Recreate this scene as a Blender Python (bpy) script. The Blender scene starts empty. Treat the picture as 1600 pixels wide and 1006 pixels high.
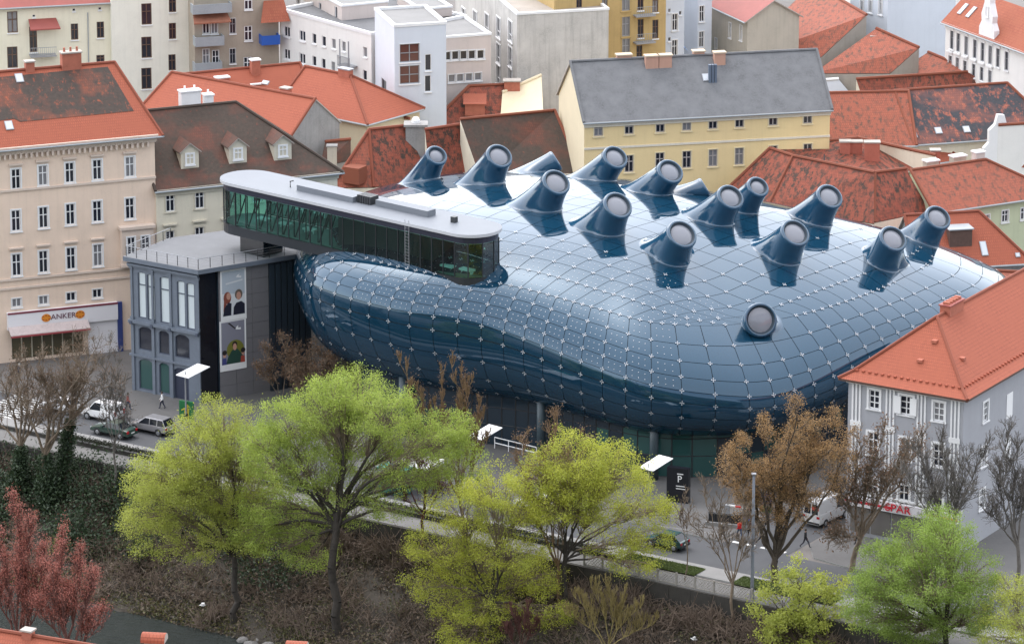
import bpy, bmesh, math, random
import numpy as np
from mathutils import Vector, Matrix
R = math.radians
rng = np.random.default_rng(7)
random.seed(7)
scene = bpy.context.scene
COL = scene.collection

# ------------------------------------------------------------------ camera
CAM_H, CAM_Y, PITCH, FPX = 138.0, -465.6, R(16.5), 7300.0
cam_data = bpy.data.cameras.new('camera'); cam = bpy.data.objects.new('camera', cam_data); COL.objects.link(cam)
cam.location = (0, CAM_Y, CAM_H); cam.rotation_euler = (R(90) - PITCH, 0, 0)
cam_data.sensor_width = 36.0; cam_data.lens = 36.0 * FPX / 1600.0
cam_data.clip_start = 1.0; cam_data.clip_end = 20000.0
scene.camera = cam
cy = scene.cycles; cy.max_bounces = 6; cy.diffuse_bounces = 2; cy.glossy_bounces = 3; cy.transmission_bounces = 3; cy.transparent_max_bounces = 10

# ------------------------------------------------------------------ sky, sun, exposure
SUN_EL, SUN_AZ = R(58), R(-28)          # azimuth measured from +Y towards +X
world = bpy.data.worlds.new('World'); scene.world = world; world.use_nodes = True
wn = world.node_tree.nodes; wl = world.node_tree.links
bg = wn['Background']
sky_t = wn.new('ShaderNodeTexSky'); sky_t.sky_type = 'NISHITA'; sky_t.sun_disc = False
sky_t.sun_elevation = SUN_EL; sky_t.sun_rotation = SUN_AZ
sky_t.altitude = 400; sky_t.air_density = 1.0; sky_t.dust_density = 2.5; sky_t.ozone_density = 1.0
hs = wn.new('ShaderNodeHueSaturation'); hs.inputs['Saturation'].default_value = 0.42
wl.new(sky_t.outputs[0], hs.inputs['Color']); wl.new(hs.outputs[0], bg.inputs['Color'])
bg.inputs['Strength'].default_value = 0.15
sd = bpy.data.lights.new('sun', 'SUN'); sun = bpy.data.objects.new('sun', sd); COL.objects.link(sun)
sd.energy = 1.0; sd.angle = R(170); sd.color = (1.0, 0.95, 0.88)
_sv = Vector((math.sin(SUN_AZ) * math.cos(SUN_EL), math.cos(SUN_AZ) * math.cos(SUN_EL), math.sin(SUN_EL)))
sun.rotation_euler = _sv.to_track_quat('Z', 'Y').to_euler()
scene.view_settings.view_transform = 'Standard'; scene.view_settings.look = 'None'
scene.view_settings.exposure = 1.65; scene.view_settings.gamma = 1.0
scene.view_settings.use_curve_mapping = False

# ------------------------------------------------------------------ measuring: photo position + height -> place in the world
_c, _s = math.cos(PITCH), math.sin(PITCH)
def ray(px, py):
    a = (px - 800) / FPX; b = -(py - 503) / FPX
    return np.array([a, _c + b * _s, -_s + b * _c])
def G(px, py, z=0.0):
    d = ray(px, py); t = (z - CAM_H) / d[2]
    return np.array([t * d[0], CAM_Y + t * d[1], z])
ANG = R(-33.0); UX, UY = math.cos(ANG), math.sin(ANG)     # street axis
def ST(s, t, z=0.0): return np.array([s * UX - t * UY, s * UY + t * UX, z])

# ------------------------------------------------------------------ mesh helpers
class MB:
    """collects polygons; build() links them as one mesh object"""
    def __init__(self): self.v = []; self.f = []; self.m = []; self.uv = []
    def poly(self, pts, m=0, uv=None):
        n = len(self.v); self.v += [tuple(map(float, p)) for p in pts]; self.f.append(tuple(range(n, n + len(pts)))); self.m.append(m)
        self.uv.append(uv)
        return self
    def box(self, x0, x1, y0, y1, z0, z1, m=0):
        if x0 > x1: x0, x1 = x1, x0
        if y0 > y1: y0, y1 = y1, y0
        n = len(self.v)
        self.v += [(x0,y0,z0),(x1,y0,z0),(x1,y1,z0),(x0,y1,z0),(x0,y0,z1),(x1,y0,z1),(x1,y1,z1),(x0,y1,z1)]
        for q in ((0,3,2,1),(4,5,6,7),(0,1,5,4),(1,2,6,5),(2,3,7,6),(3,0,4,7)):
            self.f.append(tuple(n + i for i in q)); self.m.append(m); self.uv.append(None)
        return self
    def prism(self, ring, z0, z1, m=0, mtop=None, cap=True):
        n = len(ring)
        for i in range(n):
            a, b = ring[i], ring[(i + 1) % n]
            self.poly([(a[0],a[1],z0),(b[0],b[1],z0),(b[0],b[1],z1),(a[0],a[1],z1)], m)
        if cap:
            self.poly([(p[0],p[1],z1) for p in ring], m if mtop is None else mtop)
            self.poly([(p[0],p[1],z0) for p in reversed(ring)], m)
        return self
    def tube(self, pts, rad, n=6, m=0, cap=True):
        pts = [np.array(p, float) for p in pts]; rad = rad if hasattr(rad, '__len__') else [rad] * len(pts)
        base = len(self.v)
        for i, p in enumerate(pts):
            d = pts[min(i + 1, len(pts) - 1)] - pts[max(i - 1, 0)]; d = d / (np.linalg.norm(d) + 1e-9)
            a = np.cross(d, (0, 0, 1) if abs(d[2]) < .9 else (1, 0, 0)); a /= np.linalg.norm(a); b = np.cross(d, a)
            for k in range(n):
                th = 2 * math.pi * k / n
                self.v.append(tuple(p + rad[i] * (a * math.cos(th) + b * math.sin(th))))
        for i in range(len(pts) - 1):
            for k in range(n):
                q = (base + i*n + k, base + i*n + (k+1) % n, base + (i+1)*n + (k+1) % n, base + (i+1)*n + k)
                self.f.append(q[::-1]); self.m.append(m); self.uv.append(None)
        if cap:
            self.f.append(tuple(base + k for k in range(n))); self.m.append(m); self.uv.append(None)
            e = base + (len(pts) - 1) * n
            self.f.append(tuple(e + k for k in reversed(range(n)))); self.m.append(m); self.uv.append(None)
        return self
    def lathe(self, prof, c=(0,0,0), n=12, m=0):
        base = len(self.v)
        for r, z in prof:
            for k in range(n):
                th = 2*math.pi*k/n; self.v.append((c[0]+r*math.cos(th), c[1]+r*math.sin(th), c[2]+z))
        for i in range(len(prof)-1):
            for k in range(n):
                self.f.append((base+i*n+k, base+i*n+(k+1)%n, base+(i+1)*n+(k+1)%n, base+(i+1)*n+k)); self.m.append(m); self.uv.append(None)
        return self
    def mesh(self, name, mats, smooth=False):
        me = bpy.data.meshes.new(name); me.from_pydata(self.v, [], self.f)
        if not isinstance(mats, (list, tuple)): mats = [mats]
        for mt in mats: me.materials.append(mt)
        if len(mats) > 1: me.polygons.foreach_set('material_index', self.m)
        if any(u is not None for u in self.uv):
            lay = me.uv_layers.new(name='UVMap'); i = 0; dat = lay.data
            for f, u in zip(self.f, self.uv):
                for j in range(len(f)):
                    if u is not None: dat[i].uv = u[j]
                    i += 1
        if smooth: me.polygons.foreach_set('use_smooth', [True] * len(self.f))
        me.update()
        return me
    def build(self, name, mats, parent=None, smooth=False, **kw):
        return link(name, self.mesh(name, mats, smooth), parent, **kw)
def link(name, me, parent=None, loc=None, rot=None, scale=None, label=None, cat=None, group=None, kind=None):
    o = bpy.data.objects.new(name, me); COL.objects.link(o)
    if parent is not None: o.parent = parent
    if loc is not None: o.location = loc
    if rot is not None: o.rotation_euler = rot if hasattr(rot, '__len__') else (0, 0, rot)
    if scale is not None: o.scale = scale
    return tag(o, label, cat, group, kind)
def tag(o, label=None, cat=None, group=None, kind=None):
    if label: o['label'] = label
    if cat: o['category'] = cat
    if group: o['group'] = group
    if kind: o['kind'] = kind
    return o
def thing(name, label, cat, loc=(0,0,0), rz=0.0, group=None):
    return link(name, None, None, loc=tuple(map(float, loc)), rot=rz, label=label, cat=cat, group=group)
def copy_tree(o, parent=None):
    c = o.copy(); COL.objects.link(c); c.parent = parent
    for ch in list(o.children): copy_tree(ch, c)
    return c
def np_mesh(name, V, Q, mats, attr=None, smooth=False, mi=None):
    """fast mesh from numpy arrays (quads or triangles)"""
    me = bpy.data.meshes.new(name); k = Q.shape[1]
    me.vertices.add(len(V)); me.vertices.foreach_set('co', np.ascontiguousarray(V, np.float32).ravel())
    me.loops.add(Q.size); me.loops.foreach_set('vertex_index', np.ascontiguousarray(Q, np.int32).ravel())
    me.polygons.add(len(Q)); me.polygons.foreach_set('loop_start', np.arange(0, Q.size, k, dtype=np.int32))
    me.polygons.foreach_set('loop_total', np.full(len(Q), k, np.int32))
    for mt in (mats if isinstance(mats, (list, tuple)) else [mats]): me.materials.append(mt)
    if mi is not None: me.polygons.foreach_set('material_index', np.ascontiguousarray(mi, np.int32))
    if attr is not None:
        a = me.attributes.new('rnd', 'FLOAT', 'POINT'); a.data.foreach_set('value', np.ascontiguousarray(attr, np.float32))
    me.update(calc_edges=True)
    if smooth: me.polygons.foreach_set('use_smooth', np.ones(len(Q), bool))
    return me

# ------------------------------------------------------------------ materials
MATS = {}
def _new(name):
    m = bpy.data.materials.new(name); m.use_nodes = True
    return m, m.node_tree.nodes, m.node_tree.links, m.node_tree.nodes['Principled BSDF']
def _mix(n, l, fac, a, b, mode='MIX'):
    x = n.new('ShaderNodeMix'); x.data_type = 'RGBA'; x.blend_type = mode
    for i, v in ((0, fac), (6, a), (7, b)):
        if hasattr(v, 'is_linked'): l.new(v, x.inputs[i])
        else: x.inputs[i].default_value = v if i == 0 else (*v, 1)
    return x.outputs[2]
def _noise(n, l, vec, scale, detail=4, rough=.6):
    t = n.new('ShaderNodeTexNoise'); t.inputs['Scale'].default_value = scale; t.inputs['Detail'].default_value = detail
    t.inputs['Roughness'].default_value = rough
    if vec is not None: l.new(vec, t.inputs['Vector'])
    return t.outputs['Fac']
def _ramp(n, l, fac, a, b):
    r = n.new('ShaderNodeMapRange'); r.inputs[1].default_value = a; r.inputs[2].default_value = b; l.new(fac, r.inputs[0])
    return r.outputs[0]
def _map(n, l, src, scale):
    m = n.new('ShaderNodeMapping'); m.inputs['Scale'].default_value = scale; l.new(src, m.inputs['Vector']); return m.outputs[0]
def _bump(n, l, h, bs, strength=.3, dist=.05):
    b = n.new('ShaderNodeBump'); b.inputs['Strength'].default_value = strength; b.inputs['Distance'].default_value = dist
    l.new(h, b.inputs['Height']); l.new(b.outputs[0], bs.inputs['Normal'])
def flat(name, col, rough=.6, metal=0.0, emit=0, ior=1.5, alpha=None):
    if name in MATS: return MATS[name]
    m, n, l, b = _new(name)
    b.inputs['Base Color'].default_value = (*col, 1); b.inputs['Roughness'].default_value = rough
    b.inputs['Metallic'].default_value = metal; b.inputs['IOR'].default_value = ior
    if emit: b.inputs['Emission Color'].default_value = (*col, 1); b.inputs['Emission Strength'].default_value = emit
    MATS[name] = m; return m
def rough(name, col, var=.25, scale=.6, streak=.0, fine=8.0, rgh=.9, bump=.15, dark=None):
    """painted / stone / earth surface: broad tone patches, streaks, grain"""
    if name in MATS: return MATS[name]
    m, n, l, b = _new(name)
    tc = n.new('ShaderNodeTexCoord').outputs['Object']
    dk = dark or tuple(c * (1 - var * 1.6) for c in col); lt = tuple(min(1, c * (1 + var * .5)) for c in col)
    f1 = _ramp(n, l, _noise(n, l, tc, scale, 5), .3, .7)
    c = _mix(n, l, f1, dk, lt)
    f2 = _noise(n, l, tc, fine, 3)
    c = _mix(n, l, _ramp(n, l, f2, .35, .75), c, col)
    if streak:
        f3 = _ramp(n, l, _noise(n, l, _map(n, l, tc, (2.2, 2.2, .12)), 1.0, 4), .5, .8)
        mm = n.new('ShaderNodeMath'); mm.operation = 'MULTIPLY'; mm.inputs[1].default_value = streak; l.new(f3, mm.inputs[0])
        c = _mix(n, l, mm.outputs[0], c, tuple(x * .45 for x in col))
    l.new(c, b.inputs['Base Color']); b.inputs['Roughness'].default_value = rgh
    if bump: _bump(n, l, f2, b, bump, .03)
    MATS[name] = m; return m
def tiles(name, a, bcol, old=(.10, .07, .05), amount=.5, size=(.22, .34), patch=.9):
    """clay roof tiles laid in courses; UV in metres (u along the eave, v up the slope)"""
    if name in MATS: return MATS[name]
    m, n, l, b = _new(name)
    uv = n.new('ShaderNodeUVMap').outputs[0]
    br = n.new('ShaderNodeTexBrick'); l.new(uv, br.inputs['Vector'])
    br.inputs['Color1'].default_value = (*a, 1); br.inputs['Color2'].default_value = (*bcol, 1)
    br.inputs['Mortar'].default_value = (*[x * .35 for x in a], 1); br.inputs['Scale'].default_value = 1.0
    br.inputs['Brick Width'].default_value = size[0]; br.inputs['Row Height'].default_value = size[1]
    br.inputs['Mortar Size'].default_value = .018; br.inputs['Mortar Smooth'].default_value = .3
    tone = _ramp(n, l, _noise(n, l, _map(n, l, uv, (.35, .5, 1)), 1.0, 5, .65), .35, .65)
    c = _mix(n, l, tone, br.outputs['Color'], tuple(x * .82 for x in a), 'MIX')
    if amount > 0:
        f = _noise(n, l, _map(n, l, uv, (2.6 * patch, 1.5 * patch, 1)), 1.0, 6, .75)
        lo = .72 - .42 * amount
        fm = _ramp(n, l, f, lo, lo + .10)
        f2 = _noise(n, l, _map(n, l, uv, (.18, .25, 1)), 1.0, 3)
        ad = n.new('ShaderNodeMath'); ad.operation = 'MULTIPLY'; l.new(fm, ad.inputs[0]); l.new(_ramp(n, l, f2, .25, .5), ad.inputs[1])
        oc = _mix(n, l, _noise(n, l, _map(n, l, uv, (3, 3, 1)), 1.0, 3), tuple(x * .6 for x in old), tuple(min(1, x * 1.6) for x in old))
        c = _mix(n, l, ad.outputs[0], c, oc)
    l.new(c, b.inputs['Base Color']); b.inputs['Roughness'].default_value = .85
    _bump(n, l, br.outputs['Fac'], b, -.8, .06)
    MATS[name] = m; return m
def leafmat(name, a, bcol, trans=.35):
    """leaf colour varies from leaf to leaf"""
    if name in MATS: return MATS[name]
    m, n, l, b = _new(name)
    at = n.new('ShaderNodeAttribute'); at.attribute_name = 'rnd'
    c = _mix(n, l, at.outputs['Fac'], a, bcol)
    l.new(c, b.inputs['Base Color']); b.inputs['Roughness'].default_value = .6
    tr = n.new('ShaderNodeBsdfTranslucent'); l.new(c, tr.inputs['Color'])
    ms = n.new('ShaderNodeMixShader'); ms.inputs[0].default_value = trans
    l.new(b.outputs[0], ms.inputs[1]); l.new(tr.outputs[0], ms.inputs[2]); l.new(ms.outputs[0], n['Material Output'].inputs['Surface'])
    MATS[name] = m; return m
def glassmat(name, tint, refl=.08, rgh=.02):
    """thin architectural glass: tinted see-through with mirror reflection growing towards grazing"""
    if name in MATS: return MATS[name]
    m, n, l, b = _new(name); n.remove(b)
    tr = n.new('ShaderNodeBsdfTransparent'); tr.inputs[0].default_value = (*tint, 1)
    gl = n.new('ShaderNodeBsdfGlossy'); gl.inputs['Roughness'].default_value = rgh
    fr = n.new('ShaderNodeLayerWeight'); fr.inputs[0].default_value = .35
    f = _ramp(n, l, fr.outputs['Fresnel'], 0, 1); f.node.inputs[3].default_value = refl
    ms = n.new('ShaderNodeMixShader'); l.new(f, ms.inputs[0]); l.new(tr.outputs[0], ms.inputs[1]); l.new(gl.outputs[0], ms.inputs[2])
    l.new(ms.outputs[0], n['Material Output'].inputs['Surface'])
    MATS[name] = m; return m

M_pane = flat('pane_glass', (.025, .028, .04), .08)
M_pane2 = flat('pane_curtain', (.22, .22, .23), .25)
M_white = rough('white_paint', (.78, .78, .78), .05, 1.0, bump=.02)
M_whitew = flat('window_white', (.8, .8, .8), .5)
M_dark = flat('dark_metal', (.03, .032, .036), .45)
M_grey = flat('grey_metal', (.32, .33, .35), .45, .3)
M_zinc = rough('zinc_sheet', (.33, .36, .38), .12, .5, rgh=.5)
M_brownw = flat('window_brown', (.13, .075, .05), .5)
M_bark = rough('bark', (.085, .066, .05), .4, 2.5, bump=.5)
M_barkd = rough('bark_dark', (.05, .042, .035), .4, 2.5, bump=.5)
M_orange = tiles('tile_orange', (.36, .095, .05), (.30, .078, .043), (.20, .075, .045), amount=.12)
M_orange2 = tiles('tile_orange_worn', (.36, .105, .055), (.28, .07, .04), (.18, .09, .06), amount=.28)
M_mottle = tiles('tile_mottled', (.31, .08, .045), (.24, .06, .037), (.045, .03, .022), amount=.60, patch=.75)
M_mottle2 = tiles('tile_mottled_light', (.35, .10, .058), (.27, .078, .047), (.09, .05, .036), amount=.52, patch=.8)
M_brown = tiles('tile_brown', (.21, .062, .036), (.14, .046, .032), (.052, .037, .028), amount=.95, patch=.8)
M_brownm = tiles('tile_brown_mossy', (.35, .09, .042), (.15, .058, .04), (.05, .037, .03), amount=.88, patch=.7)
M_slate = tiles('tile_slate_dark', (.40, .12, .07), (.30, .09, .06), (.035, .036, .042), amount=.8, patch=.55)
M_greyroof = rough('grey_roofing', (.15, .152, .158), .22, .7, fine=5, bump=.3)
M_redsheet = rough('red_sheet_metal', (.30, .075, .06), .15, .8, rgh=.6)
M_brick_ch = rough('chimney_red', (.42, .14, .09), .2, 1.5)
M_stone = rough('stone_trim', (.42, .38, .34), .15, 1.2)
# ------------------------------------------------------------------ building kit
class Plane:
    """a vertical wall plane: origin, direction; photo position -> (k along, z)"""
    def __init__(self, o, ang): self.o = np.array(o, float); self.a = np.array([math.cos(ang), math.sin(ang), 0]); self.n = np.array([math.sin(ang), -math.cos(ang), 0]); self.ang = ang
    def at(self, px, py):
        d = ray(px, py); c = np.array([0, CAM_Y, CAM_H]); t = np.dot(self.o - c, self.n) / np.dot(d, self.n); p = c + t * d
        return float(np.dot(p - self.o, self.a)), float(p[2])
def row(a, b, n): return [(a[0] + (b[0]-a[0])*i/(n-1), a[1] + (b[1]-a[1])*i/(n-1)) for i in range(n)]
WC = {}
def win_mesh(w, h, nx=2, nz=2, sur=.12, sill=True, head=0.0, fm=None, sm=None, arch=0.0, dep=.16, transom=.62, hm=None):
    """window frame with surround, sill, optional moulded head; outside is -y, origin bottom centre"""
    fm = fm or M_whitew; sm = sm or M_white
    key = (round(w,2), round(h,2), nx, nz, sur, sill, head, fm.name, sm.name, arch, dep, transom, hm.name if hm else '')
    if key in WC: return WC[key]
    b = MB(); hw = w/2; y = dep - .06; t = min(.10, w*.10)
    b.box(-hw, -hw+t, y-.04, y+.04, 0, h, 0); b.box(hw-t, hw, y-.04, y+.04, 0, h, 0)
    b.box(-hw+t, hw-t, y-.04, y+.04, 0, t, 0); b.box(-hw+t, hw-t, y-.04, y+.04, h-t, h, 0)
    for i in range(1, nx): x = -hw + w*i/nx; b.box(x-t*.5, x+t*.5, y-.038, y+.035, t, h-t, 0)
    for i in range(1, nz):
        z = h*(transom if nz == 2 else i/nz)
        b.box(-hw+t, hw-t, y-.036, y+.033, z-t*.45, z+t*.45, 0)
    if sur > 0:
        b.box(-hw-sur, -hw-.001, -.06, .02, -.02, h+sur, 1); b.box(hw+.001, hw+sur, -.06, .02, -.02, h+sur, 1)
        b.box(-hw, hw, -.06, .02, h+.001, h+sur, 1)
    if sill: b.box(-hw-sur-.06, hw+sur+.06, -.14, .03, -.14, -.022, 1)
    if head > 0:
        b.box(-hw-sur-.12, hw+sur+.12, -.26, .02, h+sur+head, h+sur+head+.16, 2)
        b.box(-hw-sur-.04, hw+sur+.04, -.12, .02, h+sur+head-.16, h+sur+head-.001, 2)
    me = b.mesh('window', [fm, sm, hm or sm])
    p = MB(); p.poly([(-hw+.01,y+.045,.01),(hw-.01,y+.045,.01),(hw-.01,y+.045,h-.01),(-hw+.01,y+.045,h-.01)])
    WC[key] = (me, p.mesh('pane', M_pane), p.mesh('pane', M_pane2)); return WC[key]
def add_window(parent, x, y, z, rz, w, h, curtain=.25, **kw):
    me, p1, p2 = win_mesh(w, h, **kw)
    o = link('window', me, parent, loc=(x, y, z), rot=rz)
    link('pane', p2 if random.random() < curtain else p1, o)
    return o
def wall_cells(b, W, z0, z1, rects, fn, dep=.16, m=0):
    """wall quad with real openings; fn(k, d, z) -> local point (d = depth behind the wall face)"""
    xs = sorted({0.0, W, *[r[0] for r in rects], *[r[1] for r in rects]}); zs = sorted({z0, z1, *[r[2] for r in rects], *[r[3] for r in rects]})
    xs = [x for x in xs if 0 <= x <= W]; zs = [z for z in zs if z0 <= z <= z1]
    for j in range(len(zs)-1):
        run = None
        for i in range(len(xs)):
            hole = True
            if i < len(xs)-1:
                cx = (xs[i]+xs[i+1])/2; cz = (zs[j]+zs[j+1])/2
                hole = any(r[0] < cx < r[1] and r[2] < cz < r[3] for r in rects)
            if not hole and run is None: run = xs[i]
            if hole and run is not None:
                b.poly([fn(run,0,zs[j]), fn(xs[i],0,zs[j]), fn(xs[i],0,zs[j+1]), fn(run,0,zs[j+1])], m); run = None
    for x0, x1, a, c in rects:
        b.poly([fn(x0,0,a),fn(x0,dep,a),fn(x0,dep,c),fn(x0,0,c)], m); b.poly([fn(x1,dep,a),fn(x1,0,a),fn(x1,0,c),fn(x1,dep,c)], m)
        b.poly([fn(x0,0,a),fn(x1,0,a),fn(x1,dep,a),fn(x0,dep,a)], m); b.poly([fn(x0,dep,c),fn(x1,dep,c),fn(x1,0,c),fn(x0,0,c)], m)

class House:
    """one building: front eave from e0 to e1 (photo positions at height ze), ridge r0-r1 on the front slope of pitch m"""
    def __init__(self, name, label, e0, e1, ze, r0=None, r1=None, m=.75, D=None, wall=None, roof=None, cat='building', z0=0.0, over=.45,
                 gl=None, gr=None, flat_roof=False, parapet=.0, ridge=None, depth=None, rise=None, group=None, backm=None, hipm=None):
        E0, E1 = G(*e0, ze), G(*e1, ze); v = E1 - E0; self.L = L = float(np.hypot(v[0], v[1])); self.ang = ang = math.atan2(v[1], v[0])
        self.o = thing(name, label, cat, (E0[0], E0[1], 0), ang, group); self.ze = ze; self.E0 = E0; self.wallm = wall; self.roofm = roof
        self.a = np.array([math.cos(ang), math.sin(ang), 0]); self.n = np.array([-math.sin(ang), math.cos(ang), 0])
        self.rects = {'f': [], 'l': [], 'r': []}; self.wins = []; self.z0 = z0; self.over = over; self.flat = flat_roof; self.parapet = parapet
        c = np.array([0, CAM_Y, CAM_H]); self.ridgem = ridge
        if flat_roof: self.D = D or 12.; self.d = self.D/2; self.zr = ze; self.k0, self.k1 = 0, L; self.gl = self.gr = True
        else:
            nr = np.cross(self.a, self.n + np.array([0, 0, m]))
            def hit(p):
                d = ray(*p); t = np.dot(E0 - c, nr) / np.dot(d, nr); q = c + t*d - E0
                return float(np.dot(q, self.a)), float(np.dot(q, self.n)), float(q[2])
            h0, h1 = hit(r0), hit(r1); d = (h0[1] + h1[1]) / 2; self.d = d; self.zr = ze + m*d; self.D = D or 2*d; self.m = m
            self.k0, self.k1 = h0[0], h1[0]
            self.gl = gl if gl is not None else self.k0 < 1.5; self.gr = gr if gr is not None else self.k1 > L - 1.5
            if self.gl: self.k0 = 0
            if self.gr: self.k1 = L
        self.pf = Plane(E0, ang); self.pr = Plane(E0 + L*self.a, ang + math.pi/2); self.pl = Plane(E0 + self.D*self.n, ang - math.pi/2)
        DBG.append((name, [round(float(q), 1) for q in (E0[0], E0[1], math.degrees(ang), L, self.D, ze, self.zr, self.k0, self.k1)]))
    def win(self, face, pts, w, h, curtain=.25, px=True, **kw):
        dep = kw.get('dep', .16)
        for p in pts:
            pl = {'f': self.pf, 'l': self.pl, 'r': self.pr}[face]; W = self.L if face == 'f' else self.D
            k, z = pl.at(*p) if px else p
            z -= h/2
            if k - w/2 < .1 or k + w/2 > W - .1 or z < .05 or z + h > self.ze - .05: continue
            self.rects[face].append((k - w/2, k + w/2, z, z + h))
            x, y, rz = {'f': (k, 0, 0), 'l': (0, self.D - k, -math.pi/2), 'r': (self.L, k, math.pi/2)}[face]
            self.wins.append(add_window(self.o, x, y, z, rz, w, h, curtain, **kw))
        return self
    def hole(self, face, x0, x1, z0, z1): self.rects[face].append((x0, x1, z0, z1)); return self
    def finish(self, cornice=None, cor=(.45, .5), base=None, rb=True):
        L, D, ze, d, zr, o = self.L, self.D, self.ze, self.d, self.zr, self.o; W = MB()
        wall_cells(W, L, self.z0, ze, self.rects['f'], lambda k, q, z: (k, q, z))
        wall_cells(W, D, self.z0, ze, self.rects['r'], lambda k, q, z: (L-q, k, z))
        wall_cells(W, D, self.z0, ze, self.rects['l'], lambda k, q, z: (q, D-k, z))
        W.poly([(L,D,self.z0),(0,D,self.z0),(0,D,ze),(L,D,ze)])
        if not self.flat:
            if self.gl: W.poly([(0,D,ze),(0,0,ze),(0,d,zr-.02)])
            if self.gr: W.poly([(L,0,ze),(L,D,ze),(L,d,zr-.02)])
        W.build('wall', self.wallm, o)
        if self.flat:
            p = self.parapet; B = MB(); B.poly([(.0,.0,ze-.02),(L,0,ze-.02),(L,D,ze-.02),(0,D,ze-.02)]); self.roof = B.build('roof', self.roofm, o)
            if p:
                B = MB()
                for q in ((-.08,L+.08,-.08,.28),(-.08,L+.08,D-.28,D+.08),(-.08,.28,.281,D-.281),(L-.28,L+.08,.281,D-.281)): B.box(*q, ze-.01, ze+p)
                B.build('parapet', cornice or M_white, o)
        else:
            ov = self.over; m = self.m; th = .16; mb = (zr-ze)/(D-d); B = MB()
            x0 = -ov*(.6 if self.gl else 1); x1 = L+ov*(.6 if self.gr else 1)
            zf = ze - ov*m + .12; zb = ze - ov*mb + .12; zt = zr + .12
            k0 = x0 if self.gl else self.k0; k1 = x1 if self.gr else self.k1
            F0, F1, B0, B1, R0, R1 = (x0,-ov,zf),(x1,-ov,zf),(x0,D+ov,zb),(x1,D+ov,zb),(k0,d,zt),(k1,d,zt)
            sl = math.hypot(1, m); sb = math.hypot(1, mb)
            B.poly([F0,F1,R1,R0], 0, [(x0,0),(x1,0),(k1,(d+ov)*sl),(k0,(d+ov)*sl)])
            B.poly([B1,B0,R0,R1], 0, [(x1,0),(x0,0),(k0,(D-d+ov)*sb),(k1,(D-d+ov)*sb)])
            for gab, P, Q, RR, xx in ((self.gl,B0,F0,R0,0),(self.gr,F1,B1,R1,1)):
                if not gab:
                    ln = abs(RR[0]-P[0]); hl = math.hypot(ln, zt-min(zf,zb))
                    B.poly([P,Q,RR], 0, [(0,0),(D+2*ov,0),(d+ov,hl)])
            low = lambda p: (p[0], p[1], p[2]-th)      # underside and edges
            if self.gl and self.gr: ring = [F0,F1,R1,B1,B0,R0]
            elif self.gl: ring = [F0,F1,B1,B0,R0]
            elif self.gr: ring = [F0,F1,R1,B1,B0]
            else: ring = [F0,F1,B1,B0]
            for i in range(len(ring)):
                p, q = ring[i], ring[(i+1) % len(ring)]; B.poly([low(p),low(q),q,p], 1)
            B.poly([low(F0),low(R0),low(R1),low(F1)], 1); B.poly([low(B1),low(R1),low(R0),low(B0)], 1)
            self.roof = B.build('roof', [self.roofm, M_stone], o)
            rm = self.ridgem
            if rm:
                B = MB(); q = .13
                def cap(a, b): B.tube([a, b], .17, 6)
                cap((k0,d,zt+.02),(k1,d,zt+.02))
                if not self.gl: cap(F0, (k0,d,zt+.02)); cap(B0, (k0,d,zt+.02))
                if not self.gr: cap(F1, (k1,d,zt+.02)); cap(B1, (k1,d,zt+.02))
                if self.gl: cap((x0+.1,-ov,zf+.04),(x0+.1,d,zt+.04))
                if self.gr: cap((x1-.1,-ov,zf+.04),(x1-.1,d,zt+.04))
                B.build('ridge_tiles', rm, o)
            B = MB(); B.tube([(x0,-ov-.08,zf-.1),(x1,-ov-.08,zf-.1)], .09, 6)
            if not self.gr: B.tube([(x1+.08,-ov,zf-.1),(x1+.08,D,zf-.1)], .09, 6)
            B.build('gutter', M_zinc, o)
        if cornice and not self.flat:
            B = MB(); cw, ch = cor
            for i, (a, hh) in enumerate(((cw*.9, .22), (cw*.6, .2), (cw*.35, ch*.5))):
                z1 = ze - ov*self.m*.4 - .05 - i*.23; B.box(-.02-a*.3, L+.02+a*.3, -a, -.001, z1-hh, z1)
                if not self.gr: B.box(L+.001, L+a, -.0, D, z1-hh-.003, z1-.003)
            B.build('cornice', cornice, o)
        if base: 
            B = MB(); B.box(-.05, L+.05, -.09, -.002, self.z0, self.z0+base[1]); B.build('plinth', base[0], o)
        return self
    # a point on the front slope of the roof
    def on_roof(self, px, py):
        c = np.array([0, CAM_Y, CAM_H]); nr = np.cross(self.a, self.n + np.array([0, 0, self.m])); d = ray(px, py)
        E = self.E0 + np.array([0, 0, .12]); t = np.dot(E - c, nr) / np.dot(d, nr); q = c + t*d - E
        return float(np.dot(q, self.a)), float(np.dot(q, self.n)), float(q[2]) + self.ze + .12
    def chimney(self, px, py, w=.9, dp=.7, h=1.6, mat=None, capm=None, pots=0, at=None):
        x, y, z = at if at else self.on_roof(px, py)
        B = MB(); B.box(x-w/2, x+w/2, y-dp/2, y+dp/2, z-1.2, z+h, 0); B.box(x-w/2-.1, x+w/2+.1, y-dp/2-.1, y+dp/2+.1, z+h+.001, z+h+.14, 1)
        for i in range(pots): B.lathe([(.13,0),(.1,.4),(.12,.42),(0,.42)], (x-w/2+w*(i+.5)/pots, y, z+h+.14), 8, 0)
        return B.build('chimney', [mat or M_brick_ch, capm or M_stone], self.roof)
    def skylight(self, px, py, w=.8, h=1.1):
        x, y, z = self.on_roof(px, py); q = math.atan(self.m)
        B = MB(); B.box(-w/2, w/2, -h/2, h/2, -.05, .10, 0); B.poly([(-w/2+.08,-h/2+.08,.112),(w/2-.08,-h/2+.08,.112),(w/2-.08,h/2-.08,.112),(-w/2+.08,h/2-.08,.112)], 1)
        return B.build('skylight', [M_grey, flat('skylight_glass', (.5,.53,.57), .08)], self.roof, loc=(x,y,z+.02), rot=(q,0,0))
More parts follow.
